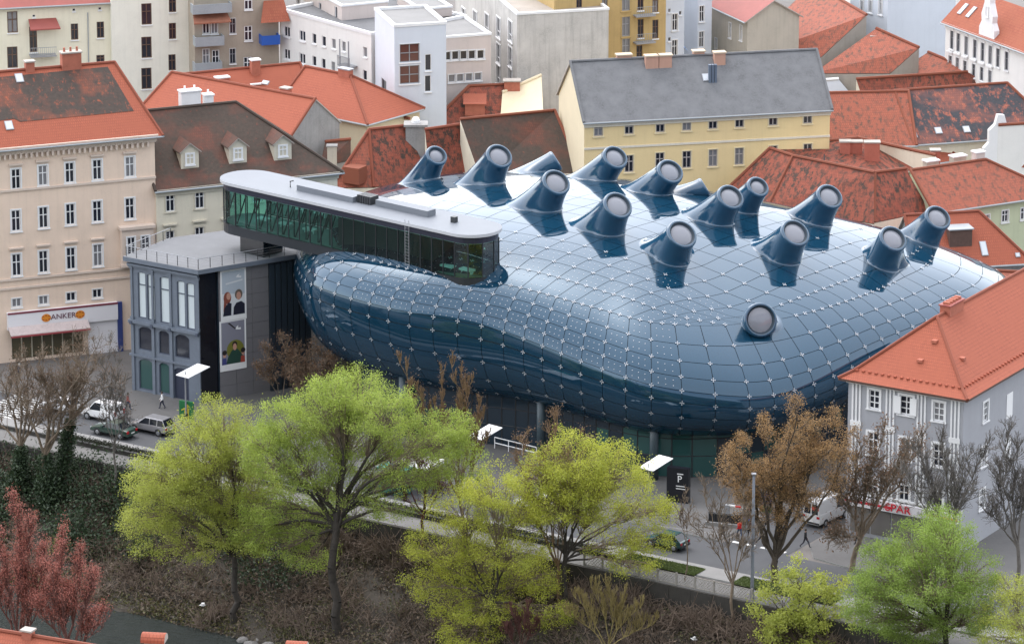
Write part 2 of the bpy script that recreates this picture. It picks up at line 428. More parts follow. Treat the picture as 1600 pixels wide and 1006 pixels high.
    def dormer(self, px, py, w=1.5, h=1.7, wm=None, rm=None):
        """gabled dormer whose window face centre is at the photo position"""
        x, y, z = self.on_roof(px, py + 14); m = self.m; lh = h/m + .1; g = w*.42; wl = MB()
        wl.poly([(-w/2,0,0),(w/2,0,0),(w/2,0,h),(0,0,h+g),(-w/2,0,h)])
        wl.poly([(-w/2,lh,h),(-w/2,0,0),(-w/2,0,h)]) ; wl.poly([(w/2,0,0),(w/2,lh,h),(w/2,0,h)])
        o = wl.build('dormer', wm or self.wallm, self.o, loc=(x, y, z - .02))
        r = MB(); gl = (h+g)/m + .1; e = .22
        for sx in (-1, 1):
            a = [(0,-.25,h+g+.06),(0,gl,h+g+.06),(sx*(w/2+e),lh-e/m*.5,h-e*.8+.06),(sx*(w/2+e),-.25,h-e*.8+.06)]
            uv = [(0,1),(gl,1),(gl,0),(0,0)]
            r.poly(a if sx < 0 else a[::-1], 0, uv if sx < 0 else uv[::-1])
            b2 = [(p[0], p[1], p[2]-.1) for p in a]; r.poly(b2[::-1] if sx < 0 else b2, 0); r.poly([a[0], a[3], b2[3], b2[0]], 1)
        r.build('dormer_roof', [rm or self.roofm, M_stone], o)
        me, p1, p2 = win_mesh(w*.45, h*.62, 2, 2, .1, True, 0, dep=.06); wo = link('dormer_window', me, o, loc=(0, -.03, h*.22))
        return o
DBG = []
def poly_house(name, label, V, faces, eave, wallm, z0=0.0, cat='building', gable=(), ridge=None, rm=None, group=None):
    """irregular roof: corner points V (photo position + height, or world xyz with a leading None), roof faces by key, walls dropped from the eave loop"""
    P = {k: (np.array(v[1:], float) if v[0] is None else G(*v)) for k, v in V.items()}
    o0 = np.mean([P[k] for k in eave], axis=0); o0[2] = 0
    o = thing(name, label, cat, o0); P = {k: v - o0 for k, v in P.items()}
    mats = []; B = MB()
    for f, mt in faces:
        if mt not in mats: mats.append(mt)
        pts = [P[k] for k in f]; u = pts[1] - pts[0]; u[2] *= 1; u = u/np.linalg.norm(u); nn = np.cross(u, pts[2]-pts[0]); nn /= np.linalg.norm(nn); w = np.cross(nn, u)
        B.poly(pts, mats.index(mt), [(float(np.dot(p-pts[0], u)), float(np.dot(p-pts[0], w))) for p in pts])
    ro = B.build('roof', mats, o)
    W = MB(); n = len(eave)
    for i in range(n):
        a, b = P[eave[i]], P[eave[(i+1) % n]]; dz = np.array([0,0,.06]); W.poly([(a[0],a[1],z0),(b[0],b[1],z0),b-dz,a-dz])
    for g in gable: W.poly([P[k] - np.array([0,0,.06]) for k in g])
    W.build('wall', wallm, o)
    if ridge:
        B = MB()
        for a, b in ridge: B.tube([P[a] + (0,0,.05), P[b] + (0,0,.05)], .18, 6)
        B.build('ridge_tiles', rm or M_orange, o)
    o_roof = ro
    return o, ro, P, o0
def chimney_at(parent, o0, px, py, z, w=.9, dp=.7, h=1.6, mat=None, capm=None, rz=0):
    """chimney whose foot is at a photo position and height"""
    p = G(px, py, z) - o0; B = MB(); B.box(-w/2, w/2, -dp/2, dp/2, -1.5, h, 0); B.box(-w/2-.1, w/2+.1, -dp/2-.1, dp/2+.1, h+.001, h+.14, 1)
    return B.build('chimney', [mat or M_brick_ch, capm or M_stone], parent, loc=tuple(p), rot=rz)
# ------------------------------------------------------------------ the setting
M_asph = rough('asphalt', (.075, .077, .083), .18, .25, fine=14, bump=.2)
M_pave = rough('paving', (.12, .117, .115), .15, .3, fine=3.0, bump=.1)
M_conc = rough('concrete_pavement', (.24, .235, .23), .12, .4, fine=5, bump=.1)
M_kerb = rough('kerb_stone', (.36, .36, .35), .12, 1.0)
M_line = rough('road_paint', (.62, .62, .60), .15, 2.0, bump=0)
M_town = rough('town_ground', (.17, .155, .145), .3, .02, fine=.4, bump=0)
M_grass = rough('grass_ground', (.07, .09, .03), .35, .8, fine=9, bump=.5)
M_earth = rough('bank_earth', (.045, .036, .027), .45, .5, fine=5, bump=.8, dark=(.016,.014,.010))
def sheet(name, corners, z, mat, **kw):
    b = MB(); b.poly([ST(s, t, z) for s, t in corners]); return b.build(name, mat, kind='structure', **kw)
def slab(name, corners, z0, z1, mat, mtop=None):
    b = MB(); b.prism([ST(s, t)[:2] for s, t in corners], z0, z1, 0, 1 if mtop else None); return b.build(name, [mat, mtop] if mtop else mat, kind='structure')
rect = lambda a, b, c, d: [(a, c), (b, c), (b, d), (a, d)]
sheet('ground', rect(-4000, 4000, -60.0, 6000), -.02, M_town)
sheet('road', rect(-400, 500, -54.3, -47.8), .0, M_asph)
sheet('side_road', rect(53.6, 60.2, -47.8, 90), .003, M_asph)
slab('pavement', rect(-21, 53.2, -47.8, 30), -.2, .13, M_kerb, M_pave)
slab('pavement', [(60.6, -44.5), (62.6, -47.2), (66, -47.8), (140, -47.8), (140, 60), (60.6, 60)], -.2, .13, M_kerb, M_pave)
slab('square', rect(-140, -21.4, -47.8, 60), -.2, .09, M_kerb, rough('square_paving', (.145, .135, .128), .18, .25, fine=3))
slab('footway', rect(-140, 160, -56.8, -54.3), -.2, .13, M_kerb, M_conc)
slab('promenade', rect(-140, 160, -60.0, -57.25), -.3, .06, M_conc, rough('promenade_gravel', (.16, .155, .15), .15, .4, fine=7))
# zebra crossing, lane line, stop lines
b = MB()
for i in range(11):
    t = -54.0 + i*.58; b.poly([ST(-27.5, t, .006), ST(-22.5, t, .006), ST(-22.5, t+.3, .006), ST(-27.5, t+.3, .006)])
b.build('zebra_crossing', M_line, kind='structure')
b = MB()
for i in range(4):
    b.poly([ST(53.9 + i*1.6, -47.3, .006), ST(54.9 + i*1.6, -47.3, .006), ST(54.9+i*1.6, -46.9, .006), ST(53.9 + i*1.6, -46.9, .006)])
b.poly([ST(46.0, -47.6, .007), ST(53.0, -46.4, .14), ST(53.0, -46.25, .14), ST(46.0, -47.45, .14)])
b.build('road_marking', M_line, kind='structure')
# river bank down to the water
ns, nt = 260, 44
S, T = np.meshgrid(np.linspace(-120, 160, ns), np.linspace(-60.05, -80, nt))
q = (-60.05 - T)/13.6
Z = -1.6 - 6.6*np.clip(q, 0, 1)**.85 - 8*np.clip(q-1, 0, 1)
nz = sum(np.sin(S*f + p1)*np.cos(T*f*1.3 + p2)*a for f, p1, p2, a in ((.35, 1, 2, .35), (.8, 3, 1, .22), (1.9, .5, 4, .12), (3.7, 2, .3, .07)))
Z = Z + nz*np.clip(q*4, 0, 1)*.8
V = np.stack([S*UX - T*UY, S*UY + T*UX, Z], -1).reshape(-1, 3)
idx = np.arange(ns*nt).reshape(nt, ns); Q = np.stack([idx[:-1,:-1], idx[1:,:-1], idx[1:,1:], idx[:-1,1:]], -1).reshape(-1, 4)
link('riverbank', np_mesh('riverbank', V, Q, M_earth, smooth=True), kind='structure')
def bank_z(s, t):
    qq = (-60.05 - t)/13.6
    return 0.06 if qq < 0 else -1.6 - 6.6*min(1, max(0, qq))**.85
# water
m, n, l, bs = _new('river_water'); tc = n.new('ShaderNodeTexCoord').outputs['Object']
mp = n.new('ShaderNodeMapping'); mp.inputs['Rotation'].default_value = (0, 0, -ANG); mp.inputs['Scale'].default_value = (.5, 1.3, 1); l.new(tc, mp.inputs[0])
f = _noise(n, l, mp.outputs[0], 1.3, 6, .65); bs.inputs['Base Color'].default_value = (.05, .06, .055, 1); bs.inputs['Roughness'].default_value = .2; bs.inputs['IOR'].default_value = 1.33
_bump(n, l, f, bs, 1.0, 2.0)
sheet('river', rect(-900, 900, -124, -71), -8.15, m)
# opposite bank and the wooded castle hill the photograph is taken from
slab('quay', rect(-900, 900, -140, -123.5), -9, -1.5, M_conc, M_town)
sheet('far_bank', rect(-4000, 4000, -6000, -139.9), -1.4, M_town)
hx, hy = np.meshgrid(np.linspace(-900, 900, 120), np.linspace(-1500, -250, 90))
prof = np.clip((-(hy) - 335)/128, 0, 1); prof = prof*prof*(3-2*prof); bk = np.clip((hy+1500)/500, 0, 1)
hz = (132*prof + 48*np.clip((-hy - 468)/45, 0, 1))*bk*np.exp(-(np.abs(hx)/620)**4) + (np.sin(hx*.05)*np.cos(hy*.06)*3 + np.sin(hx*.17+1)*np.sin(hy*.13)*2)*prof - 3
m = np.hypot(hx, hy-CAM_Y) < 22; hz[m] = np.minimum(hz[m], 128)
idx = np.arange(hx.size).reshape(hx.shape); Q = np.stack([idx[:-1,:-1], idx[:-1,1:], idx[1:,1:], idx[1:,:-1]], -1).reshape(-1, 4)
link('hill', np_mesh('hill', np.stack([hx, hy, hz], -1).reshape(-1, 3), Q, rough('wooded_slope', (.045, .055, .03), .4, .06, fine=.3, bump=.8), smooth=True), kind='structure')
# retaining wall of the promenade, built of big blocks, and the low kerb wall with its pale cap
def wall_blocks(name, label, s0, s1, t0, t1, z0, z1, mat, rows, bl, jit=.03):
    o = thing(name, label, 'wall', ST(s0, t0), ANG)
    n = 0; H = (z1 - z0)/rows
    infill = MB(); infill.box(0, s1-s0, .05, t1-t0-.05, z0, z1-.03); infill.build('infill', M_earth, o)
    shp = []
    for k in range(5):
        b = MB(); b.box(0, bl-.04, random.uniform(-jit, jit), (t1-t0)*.5, 0, H-.04); shp.append(b.mesh('stone', mat))
    for r in range(rows):
        x = -(r % 2)*bl*.5
        while x < s1 - s0:
            link('stone', random.choice(shp), o, loc=(x, 0, z0 + r*H + .02)); x += bl
    return o
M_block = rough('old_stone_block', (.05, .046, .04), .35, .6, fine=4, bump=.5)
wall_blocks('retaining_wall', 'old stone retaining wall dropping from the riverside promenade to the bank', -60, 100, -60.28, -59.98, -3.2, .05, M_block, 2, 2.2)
o = thing('low_wall', 'low wall with pale coping between footway and promenade', 'wall', ST(-60, -57.25), ANG)
MB().box(0, 108, .05, .35, -.2, .45).build('wall', M_block, o)
cp = MB().box(0, 1.97, 0, .42, .452, .56).mesh('coping_stone', M_conc)
for i in range(54): link('coping_stone', cp, o, loc=(i*2, 0, 0))
# ------------------------------------------------------------------ the museum: blue bubble with nozzles
# plan outline control points (s,t), sigma integer at cube corners: SE, NE(nose), NW, SW
CT=[(-2.4,-34.8),( 3,-39.2),(13,-40.8),(24,-39.2),(34,-39.2),(41,-38.8),
    (47.5,-34.4),(51.7,-27),(53.7,-16),(54.8,-5),(54.6,5),
    (50.5,12.5),(40,13.5),(27,12),(14,9.5),(3,7),
    (-9,3),(-15.5,-5),(-14.5,-16),(-8.0,-27.5)]
SIG=[0,.2,.4,.6,.8,.92, 1.0+.04,1.25,1.5,1.75,1.92, 2.02,2.25,2.5,2.75,2.93, 3.06,3.3,3.55,3.8]
C0=np.array([24.,-13.])
def cr(P,x,X,per):
    # periodic cubic hermite (catmull) interpolation, P (n,k), knots x
    P=np.asarray(P,float);x=np.asarray(x,float);n=len(x)
    X=np.mod(np.asarray(X,float)-x[0],per)+x[0]
    i=np.searchsorted(x,X,side='right')-1
    xe=np.concatenate([x,x[:2]+per]); xm=np.concatenate([[x[-1]-per],x])
    x0=x[i];x1=xe[i+1]
    P0=P[i];P1=P[(i+1)%n];Pm=P[(i-1)%n];P2=P[(i+2)%n]
    xmm=xm[i];x2=xe[i+2]
    h=(x1-x0);u=(X-x0)/h;da=x1-xmm;db=x2-x0
    if P.ndim>1: h,u,da,db=[q[...,None] for q in(h,u,da,db)]
    m0=(P1-Pm)/da;m1=(P2-P0)/db
    return (2*u**3-3*u**2+1)*P0+(u**3-2*u**2+u)*h*m0+(-2*u**3+3*u**2)*P1+(u**3-u**2)*h*m1
def outline(sg): return cr(CT,SIG,sg,4.)
_sg=np.linspace(0,4,2001)[:-1];_pl=outline(_sg)-C0
_an=np.unwrap(np.arctan2(_pl[:,1],_pl[:,0]));_ra=np.hypot(_pl[:,0],_pl[:,1])
def Rang(a):
    a0=_an[0]; a=np.mod(a-a0,2*np.pi)+a0
    return np.interp(a,np.append(_an,a0+2*np.pi),np.append(_ra,_ra[0])), np.interp(a,np.append(_an,a0+2*np.pi),np.append(_sg,4.))
# per sigma: equator height, bottom z, bottom inset factor(m), exponents
KS=[0,.5,.85,1.1,1.5,2,2.5,3,3.5]
ZE=[12.5,12.0,9.6,7.8,9.2,9.5,9.5,10,10.5]
ZB=[5.6,4.6,4.0,3.9,4.3,5,5,5,5.3]
BI=[5,6,6.5,6,6,5,5,5,5]
NN=[5.0,5.2,3.2,2.2,3.2,2.4,2.2,2.2,2.6]
MM=[2.4,2.5,2.1,1.9,2.2,2.0,2.0,2.0,2.0]
def prm(sg,A): return cr(A,KS,sg,4.)
def ztop(s,t):
    return 19.4 -.0024*(s-12)**2*(s>12)-.0006*(s-12)**2*(s<12) -.004*np.maximum(t+8,0)**2-.003*np.minimum(t+20,0)**2
def upper(p):
    d=p-C0;r=np.hypot(d[...,0],d[...,1]);R,sg=Rang(np.arctan2(d[...,1],d[...,0]))
    rho=np.clip(r/R,0,1);ze=prm(sg,ZE);n=prm(sg,NN)
    zt=ztop(p[...,0],p[...,1])
    return ze+(zt-ze)*(1-rho**n)**(1/prm(sg,MM))
def side(sg,w):
    """w in[0,1]: shoulder->equator (0..wm) -> bottom rim 1"""
    C=outline(sg);d=C-C0;R=np.hypot(d[...,0],d[...,1]);e=d/R[...,None]
    ze=prm(sg,ZE);zb=prm(sg,ZB);bi=prm(sg,BI);n=prm(sg,NN)
    wm=.5
    th=np.where(w<wm,(1-w/wm),0)           # angle like 1..0
    q=th*np.radians(RS)                      # shoulder at angle RS deg
    rho=np.cos(q)**(2/n)
    pu=C0+e*(R*rho)[...,None]
    zu=upper(pu)
    th2=np.where(w>wm,(w-wm)/(1-wm),0)*np.pi/2
    pl=C0+e*(R-bi*(1-np.cos(th2)))[...,None]
    zl=ze-(ze-zb)*np.sin(th2)
    up=w<=wm
    return np.where(up[...,None],pu,pl),np.where(up,zu,zl)
RS=42.
def top(a,b):
    """coons patch of the shoulder curve; a along east (0..1), b from east(0) to west(1)"""
    def T(sg): return side(sg,np.zeros_like(sg))[0]
    E=T(a);W=T(3-a);N=T(1+b);S=T(np.mod(4-b,4))
    A=a[...,None];B=b[...,None]
    c=lambda k:T(np.array([float(k)]))[0]
    p=(1-B)*E+B*W+(1-A)*S+A*N-((1-A)*(1-B)*c(0)+A*(1-B)*c(1)+A*B*c(2)+(1-A)*B*c(3))
    return p,upper(p)
m, n, l, bs = _new('blue_acrylic')
bs.inputs['Base Color'].default_value = (.006, .034, .065, 1); bs.inputs['Roughness'].default_value = .03; bs.inputs['IOR'].default_value = 1.75
bs.inputs['Specular Tint'].default_value = (.66, .83, 1, 1)
MATS['blue_acrylic'] = M_acr = m
M_seam = flat('seam_dark', (.012, .028, .045), .6)
M_fix = flat('fixing_white', (.45, .47, .5), .35)
mus = thing('art_museum', 'bulbous blue acrylic art museum with nozzles on its roof', 'museum', ST(24, -13))
MO = np.array(ST(24, -13))
def w3(p, z): return np.stack([p[...,0]*UX - p[...,1]*UY - MO[0], p[...,0]*UY + p[...,1]*UX - MO[1], z], -1)
def f_top(a, b): p, z = top(a, b); return w3(p, z)
def f_side(sg, w): p, z = side(sg, w); return w3(p, z)
def nrm(f, u, v, e=1e-3, lu=None):
    du = f(u+e, v) - f(u-e, v); dv = f(u, np.clip(v+e,0,1)) - f(u, np.clip(v-e,0,1)); c = np.cross(du, dv); return c/np.linalg.norm(c, axis=-1, keepdims=True)
NA, NB, NW_ = 23, 17, 10
cells = []                                    # (verts 25x3, normals 25x3, projected area)
CAMP = np.array([0, CAM_Y, CAM_H]) - MO
def cells_of(f, us, vs, flip):
    K = 5; g = .034; k = np.linspace(0, 1, K)
    u0, v0 = [q.ravel() for q in np.meshgrid(us[:-1], vs[:-1], indexing='ij')]; u1, v1 = [q.ravel() for q in np.meshgrid(us[1:], vs[1:], indexing='ij')]
    c00, c10, c01 = f(u0, v0), f(u1, v0), f(u0, v1)
    lu = np.linalg.norm(c10-c00, axis=-1) + .3; lv = np.linalg.norm(c01-c00, axis=-1) + .3
    gu = np.minimum(.1, g/lu)[:,None,None]; gv = np.minimum(.1, g/lv)[:,None,None]      # shrink by the joint width
    V, U = np.meshgrid(k, k, indexing='ij'); e = lambda q: q[:,None,None]
    uu = e(u0) + e(u1-u0)*(gu + (1-2*gu)*U); vv = e(v0) + e(v1-v0)*(gv + (1-2*gv)*V)
    p = f(uu, vv).reshape(-1, 25, 3); nn = nrm(f, np.clip(uu, 2e-3, .998) if f is f_top_s else uu, vv).reshape(-1, 25, 3)*(-1 if flip else 1)
    for q in range(len(p)):
        ctr = p[q].mean(0); view = CAMP - ctr; view /= np.linalg.norm(view)
        cells.append((p[q], nn[q], lu[q]*lv[q]*max(0, float(np.dot(nn[q][12], view))), ctr))
ga = np.linspace(0, 1, NA+1); gb = np.linspace(0, 1, NB+1); gw = np.linspace(0, 1, NW_+1)
def f_top_s(a, b): return f_top(np.clip(a, 0, 1), np.clip(b, 0, 1))
cells_of(f_top_s, ga, gb, False)
sgs = np.concatenate([ga[:-1], 1+gb[:-1], 2+ga[:-1], 3+gb[:-1], [4.]])
cells_of(f_side, sgs, gw, True)
quad25 = np.array([(r*5+c, r*5+c+1, (r+1)*5+c+1, (r+1)*5+c) for r in range(4) for c in range(4)])
def panel_mesh(name, lst):
    P = np.concatenate([q[0] for q in lst]); N = np.concatenate([q[1] for q in lst])
    Q = np.concatenate([quad25 + 25*i for i in range(len(lst))])
    # wind each panel outwards
    fn = np.cross(P[Q[:,1]]-P[Q[:,0]], P[Q[:,2]]-P[Q[:,0]]); bad = (fn*N[Q[:,0]]).sum(1) < 0; Q[bad] = Q[bad][:, ::-1]
    me = np_mesh(name, P, Q, M_acr, smooth=True); me.normals_split_custom_set_from_vertices(N.tolist()); return me
order = sorted(range(len(cells)), key=lambda i: -cells[i][2])
for i in order[:300]: link('panel', panel_mesh('panel', [cells[i]]), mus)
link('panels', panel_mesh('panels', [cells[i] for i in order[300:]]), mus, kind='stuff')
# dark backing shell just inside the panels, closing the underside
def shell(off=.10):
    V = []; F = []
    a, b2 = np.meshgrid(np.linspace(0, 1, NA*2+1), np.linspace(0, 1, NB*2+1)); p = f_top_s(a, b2); k = p.shape
    nn = nrm(f_top_s, np.clip(a, .002, .998), np.clip(b2, .002, .998)); V1 = (p - nn*off).reshape(-1, 3)
    ix = np.arange(k[0]*k[1]).reshape(k[:2]); F1 = np.stack([ix[:-1,:-1], ix[:-1,1:], ix[1:,1:], ix[1:,:-1]], -1).reshape(-1, 4)
    s2 = np.interp(np.arange(0, (len(sgs)-1)*2+1)/2, np.arange(len(sgs)), sgs)
    sg, w = np.meshgrid(s2, np.linspace(0, 1, NW_*2+1)); p = f_side(sg, w); k = p.shape; nn = -nrm(f_side, sg, w); V2 = (p - nn*off).reshape(-1, 3)
    ix = len(V1) + np.arange(k[0]*k[1]).reshape(k[:2]); F2 = np.stack([ix[:-1,:-1], ix[1:,:-1], ix[1:,1:], ix[:-1,1:]], -1).reshape(-1, 4)
    # underside: rim to centre
    rim = p[-1]; cz = np.array([[0, 0, float(rim[:,2].mean())]]); V3 = np.concatenate([rim, rim*.5 + cz*.5, ]); nR = len(rim); o3 = len(V1)+len(V2)
    V3[nR:, :2] = rim[:, :2]*.3; i0 = np.arange(nR-1); F3 = np.stack([o3+i0, o3+nR+i0, o3+nR+i0+1, o3+i0+1], -1)
    V = np.concatenate([V1, V2, V3]); F = np.concatenate([F1, F2, F3]); return np_mesh('backing_shell', V, F, M_seam, smooth=True)
link('backing_shell', shell(), mus)
# nozzles: flared tubes with a glass light at the tip
from mathutils.bvhtree import BVHTree
_P = np.concatenate([q[0] for q in cells])
_sh = shell(0.0); bvh = BVHTree.FromPolygons([v.co.copy() for v in _sh.vertices], [tuple(q.vertices) for q in _sh.polygons])
m, n, l, bs = _new('nozzle_acrylic'); bs.inputs['Base Color'].default_value = (.014, .062, .118, 1); bs.inputs['Roughness'].default_value = .14; bs.inputs['IOR'].default_value = 1.75; MATS['nozzle_acrylic'] = M_noz = m
_Nall = np.concatenate([q[1] for q in cells])
def skin_hit(px, py):
    d = Vector(ray(px, py)).normalized()
    h = bvh.ray_cast(Vector(CAMP), d)
    while h[0] is None: py += 4; h = bvh.ray_cast(Vector(CAMP), Vector(ray(px, py)).normalized())
    return h[0], h[1]
def skin_near(p):
    h = bvh.find_nearest(Vector(p)); nn = h[1]
    if nn.dot(Vector(p) - h[0]) < 0 and nn.z < 0: nn = -nn
    return np.array(h[0]), np.array(nn)
m, n, l, bs = _new('nozzle_glass'); bs.inputs['Base Color'].default_value = (.21, .22, .25, 1); bs.inputs['Roughness'].default_value = .12
MATS['nozzle_glass'] = M_lens = m
AX0 = np.array([.36, -.62, .70])
NOZ = []
def nozzle(bpx, bpy_, tpx, tpy, rt=1.55, rb=2.9, ax=None, lift=None, bend=.55, ln=None):
    """base centre on the skin seen at (bpx,bpy); tip centre seen at (tpx,tpy)"""
    rt *= .93
    hb, hn = skin_hit(bpx, bpy_); hb = np.array(hb); hn = _Nall[np.argmin(((_P - hb)**2).sum(1))]
    axis = np.array(ax if ax is not None else AX0, float); axis /= np.linalg.norm(axis)
    # tip: on the line of sight through (tpx,tpy), closest to the point lifted along the axis
    d = ray(tpx, tpy); d /= np.linalg.norm(d); want = hb + (ln or 3.6)*(axis*.5 + hn*.5); tt = np.dot(want - CAMP, d); tip = CAMP + d*tt
    n1, n2 = 32, 12; V = np.zeros((n2+1, n1, 3))
    a1 = np.cross(axis, (0, 0, 1)); a1 /= np.linalg.norm(a1); a2 = np.cross(a1, axis)      # a2 up-ish
    # base frame on the skin matched to the tip frame
    b1 = a1 - hn*np.dot(a1, hn); b1 /= np.linalg.norm(b1); b2 = np.cross(b1, hn); b2 = b2 if np.dot(b2, a2 - hn*np.dot(a2, hn)) > 0 else -b2
    lean = (tip - hb) - hn*np.dot(tip - hb, hn); ll = np.linalg.norm(lean) + 1e-6; ld = lean/ll
    for k in range(n1):
        th = 2*math.pi*k/n1; cs, sn = math.cos(th), math.sin(th)
        rdir = b1*cs + b2*sn; back = max(0., -np.dot(rdir, ld))
        p0 = hb + rdir*(rt*1.22 + (rb*1.65-rt*1.22)*back**1.3*(bend/.55))
        q, qn = skin_near(p0); p0 = q - hn*.015
        p1 = tip + (a1*cs + a2*sn)*rt
        qn = qn if np.dot(qn, hn) > 0 else -qn; m0 = (hb + hn*.4 - p0); m0 -= qn*np.dot(m0, qn)*.9; m0 = m0/np.linalg.norm(m0)*(.9 + rb*.85*back); m1 = axis*2.2
        for i in range(n2+1):
            u = i/n2; V[i, k] = (2*u**3-3*u**2+1)*p0 + (u**3-2*u**2+u)*m0 + (-2*u**3+3*u**2)*p1 + (u**3-u**2)*m1
    idx = np.arange((n2+1)*n1).reshape(n2+1, n1); nx = np.roll(idx, -1, 1)
    Q = np.stack([idx[:-1], nx[:-1], nx[1:], idx[1:]], -1).reshape(-1, 4)
    P = V.reshape(-1, 3); fn = np.cross(P[Q[:,1]]-P[Q[:,0]], P[Q[:,2]]-P[Q[:,0]]); out = P[Q].mean(1) - (hb+tip)/2
    if (fn*out).sum() < 0: Q = Q[:, ::-1]
    o = link('nozzle', np_mesh('nozzle', P, Q, M_noz, smooth=True), mus)
    # rim ring and glass light
    B = MB(); rings = [(rt, -.02), (rt+.015, .12), (rt-.03, .26), (rt-.12, .34), (rt-.26, .35), (rt-.34, .20), (rt-.46, .12)]; nr = 32
    for r_, z_ in rings:
        for k in range(nr):
            th = 2*math.pi*k/nr; B.v.append(tuple(tip + (a1*math.cos(th) + a2*math.sin(th))*r_ + axis*z_))
    for i in range(len(rings)-1):
        for k in range(nr): B.f.append((i*nr+k, (i+1)*nr+k, (i+1)*nr+(k+1)%nr, i*nr+(k+1)%nr)[::-1]); B.m.append(0 if i < 4 else 1); B.uv.append(None)
    B.build('rim', [M_noz, M_seam], o, smooth=True)
    B = MB(); rl = rt-.46
    for r_, z_ in ((rl, .12), (rl*.7, .24), (rl*.35, .31)):
        for k in range(24):
            th = 2*math.pi*k/24; B.v.append(tuple(tip + (a1*math.cos(th) + a2*math.sin(th))*r_ + axis*z_))
    for i in range(2):
        for k in range(24): B.f.append((i*24+k, i*24+(k+1)%24, (i+1)*24+(k+1)%24, (i+1)*24+k)); B.m.append(0); B.uv.append(None)
    B.f.append(tuple(48+k for k in range(24))); B.m.append(0); B.uv.append(None)
    B.build('glass_light', M_lens, o, smooth=True)
    DBG.append(('noz', [round(float(q),1) for q in (*hb, *tip, *hn)]))
    NOZ.append((hb, tip, axis, hn, rb))
    return o
nozzle(668, 268, 681, 245, 1.25, 2.4); nozzle(765, 285, 779, 246, 1.5, 2.8); nozzle(852, 325, 868, 287, 1.55, 2.9)
nozzle(940, 280, 960, 248, 1.45, 2.7); nozzle(1026, 300, 1046, 270, 1.5, 2.7); nozzle(950, 360, 964, 323, 1.6, 3.0)
nozzle(1050, 403, 1064, 368, 1.65, 3.0); nozzle(1122, 345, 1140, 310, 1.5, 2.8); nozzle(1165, 328, 1183, 294, 1.25, 2.4)
nozzle(1225, 402, 1241, 366, 1.6, 2.9); nozzle(1276, 346, 1295, 309, 1.5, 2.7); nozzle(1380, 412, 1394, 375, 1.55, 2.8)
nozzle(1443, 378, 1464, 342, 1.5, 2.7)
nozzle(1190, 508, 1187, 500, 1.75, 2.7, ax=(.22, -.85, .30), ln=1.7, bend=.1)
nozzle(846, 268, 866, 253, 1.2, 2.3, ax=(.80, .15, .50), ln=2.6); nozzle(1078, 301, 1098, 294, 1.1, 2.2, ax=(.82, .10, .50), ln=2.2)
# white point fixings along the joints: crosses of four discs
fx = MB()
for dx, dy in ((1,0),(-1,0),(0,1),(0,-1)):
    c = np.array([dx*.19, dy*.19]); fx.poly([(c[0]+.068*math.cos(k*math.pi/3), c[1]+.068*math.sin(k*math.pi/3), .09) for k in range(6)])
    fx.poly([(dx*.0+dy*.03, dy*.0-dx*.03, .05), (dx*.2+dy*.03, dy*.2-dx*.03, .05), (dx*.2-dy*.03, dy*.2+dx*.03, .05), (-dy*.03, dx*.03, .05)])
fx.v = [(x*.88, y*.88, z) for x, y, z in fx.v]
fx_me = fx.mesh('point_fixing', M_fix)
fl = []; todo = {True: [], False: []}
def add_fix(f, u, v, flip, du, dv): todo[flip].append((u, v))
for i in range(0, NA+1):
    for j in range(0, NB+1):
        a, b2 = i/NA, j/NB
        if j <= 4 or i >= NA-4: add_fix(f_top_s, a, b2, False, .01, 0)
        if j <= 1 and i < NA: add_fix(f_top_s, a+.5/NA, b2, False, .01, 0)
        if i >= NA-1 and j < NB: add_fix(f_top_s, a, b2+.5/NB, False, .01, 0)
for i in range(len(sgs)-1):
    for j in range(1, NW_):
        if sgs[i] <= 2 or sgs[i] > 3.6:
            add_fix(f_side, sgs[i], j/NW_, True, .01, 0)
for flip, lst in todo.items():
    f = f_side if flip else f_top_s; u, v = np.array(lst).T; P_ = f(u, v)
    uc, vc = (u if flip else np.clip(u, .002, .998)), np.clip(v, .002, .998); N_ = nrm(f, uc, vc)*(-1 if flip else 1)
    TG = f(u+.01, v) - f(u-.01, v)
    for p, nn, tg in zip(P_, N_, TG):
        tg = tg - nn*np.dot(tg, nn); tg /= np.linalg.norm(tg) + 1e-9
        vw = CAMP - p; vw /= np.linalg.norm(vw)
        if any(np.linalg.norm(p - q[0]) < q[4]*1.25 for q in NOZ): continue
        if any(np.abs(p - q[1]).max() < .9 and np.linalg.norm(p - q[1]) < .9 for q in fl): continue
        fl.append((float(np.dot(nn, vw))/np.linalg.norm(CAMP-p), p, nn, tg))
fl.sort(key=lambda q: -q[0])
def fmat(p, nn, tg):
    b2 = np.cross(nn, tg); M = Matrix(((tg[0], b2[0], nn[0], p[0]), (tg[1], b2[1], nn[1], p[1]), (tg[2], b2[2], nn[2], p[2]), (0, 0, 0, 1))); return M
front = [q for q in fl if q[0] > 0]
for q in front[:300]:
    o = link('point_fixing', fx_me, mus); o.matrix_local = fmat(*q[1:])
rest = front[300:]
fv = np.array(fx.v); V = []; F = []; nv = 0
for q in rest:
    M = np.array(fmat(*q[1:])); V.append(fv @ M[:3,:3].T + M[:3,3]); F += [tuple(i + nv for i in f) for f in fx.f]; nv += len(fv)
me = bpy.data.meshes.new('point_fixings'); me.from_pydata(np.concatenate(V).tolist(), [], F); me.materials.append(M_fix); link('point_fixings', me, mus, kind='stuff')
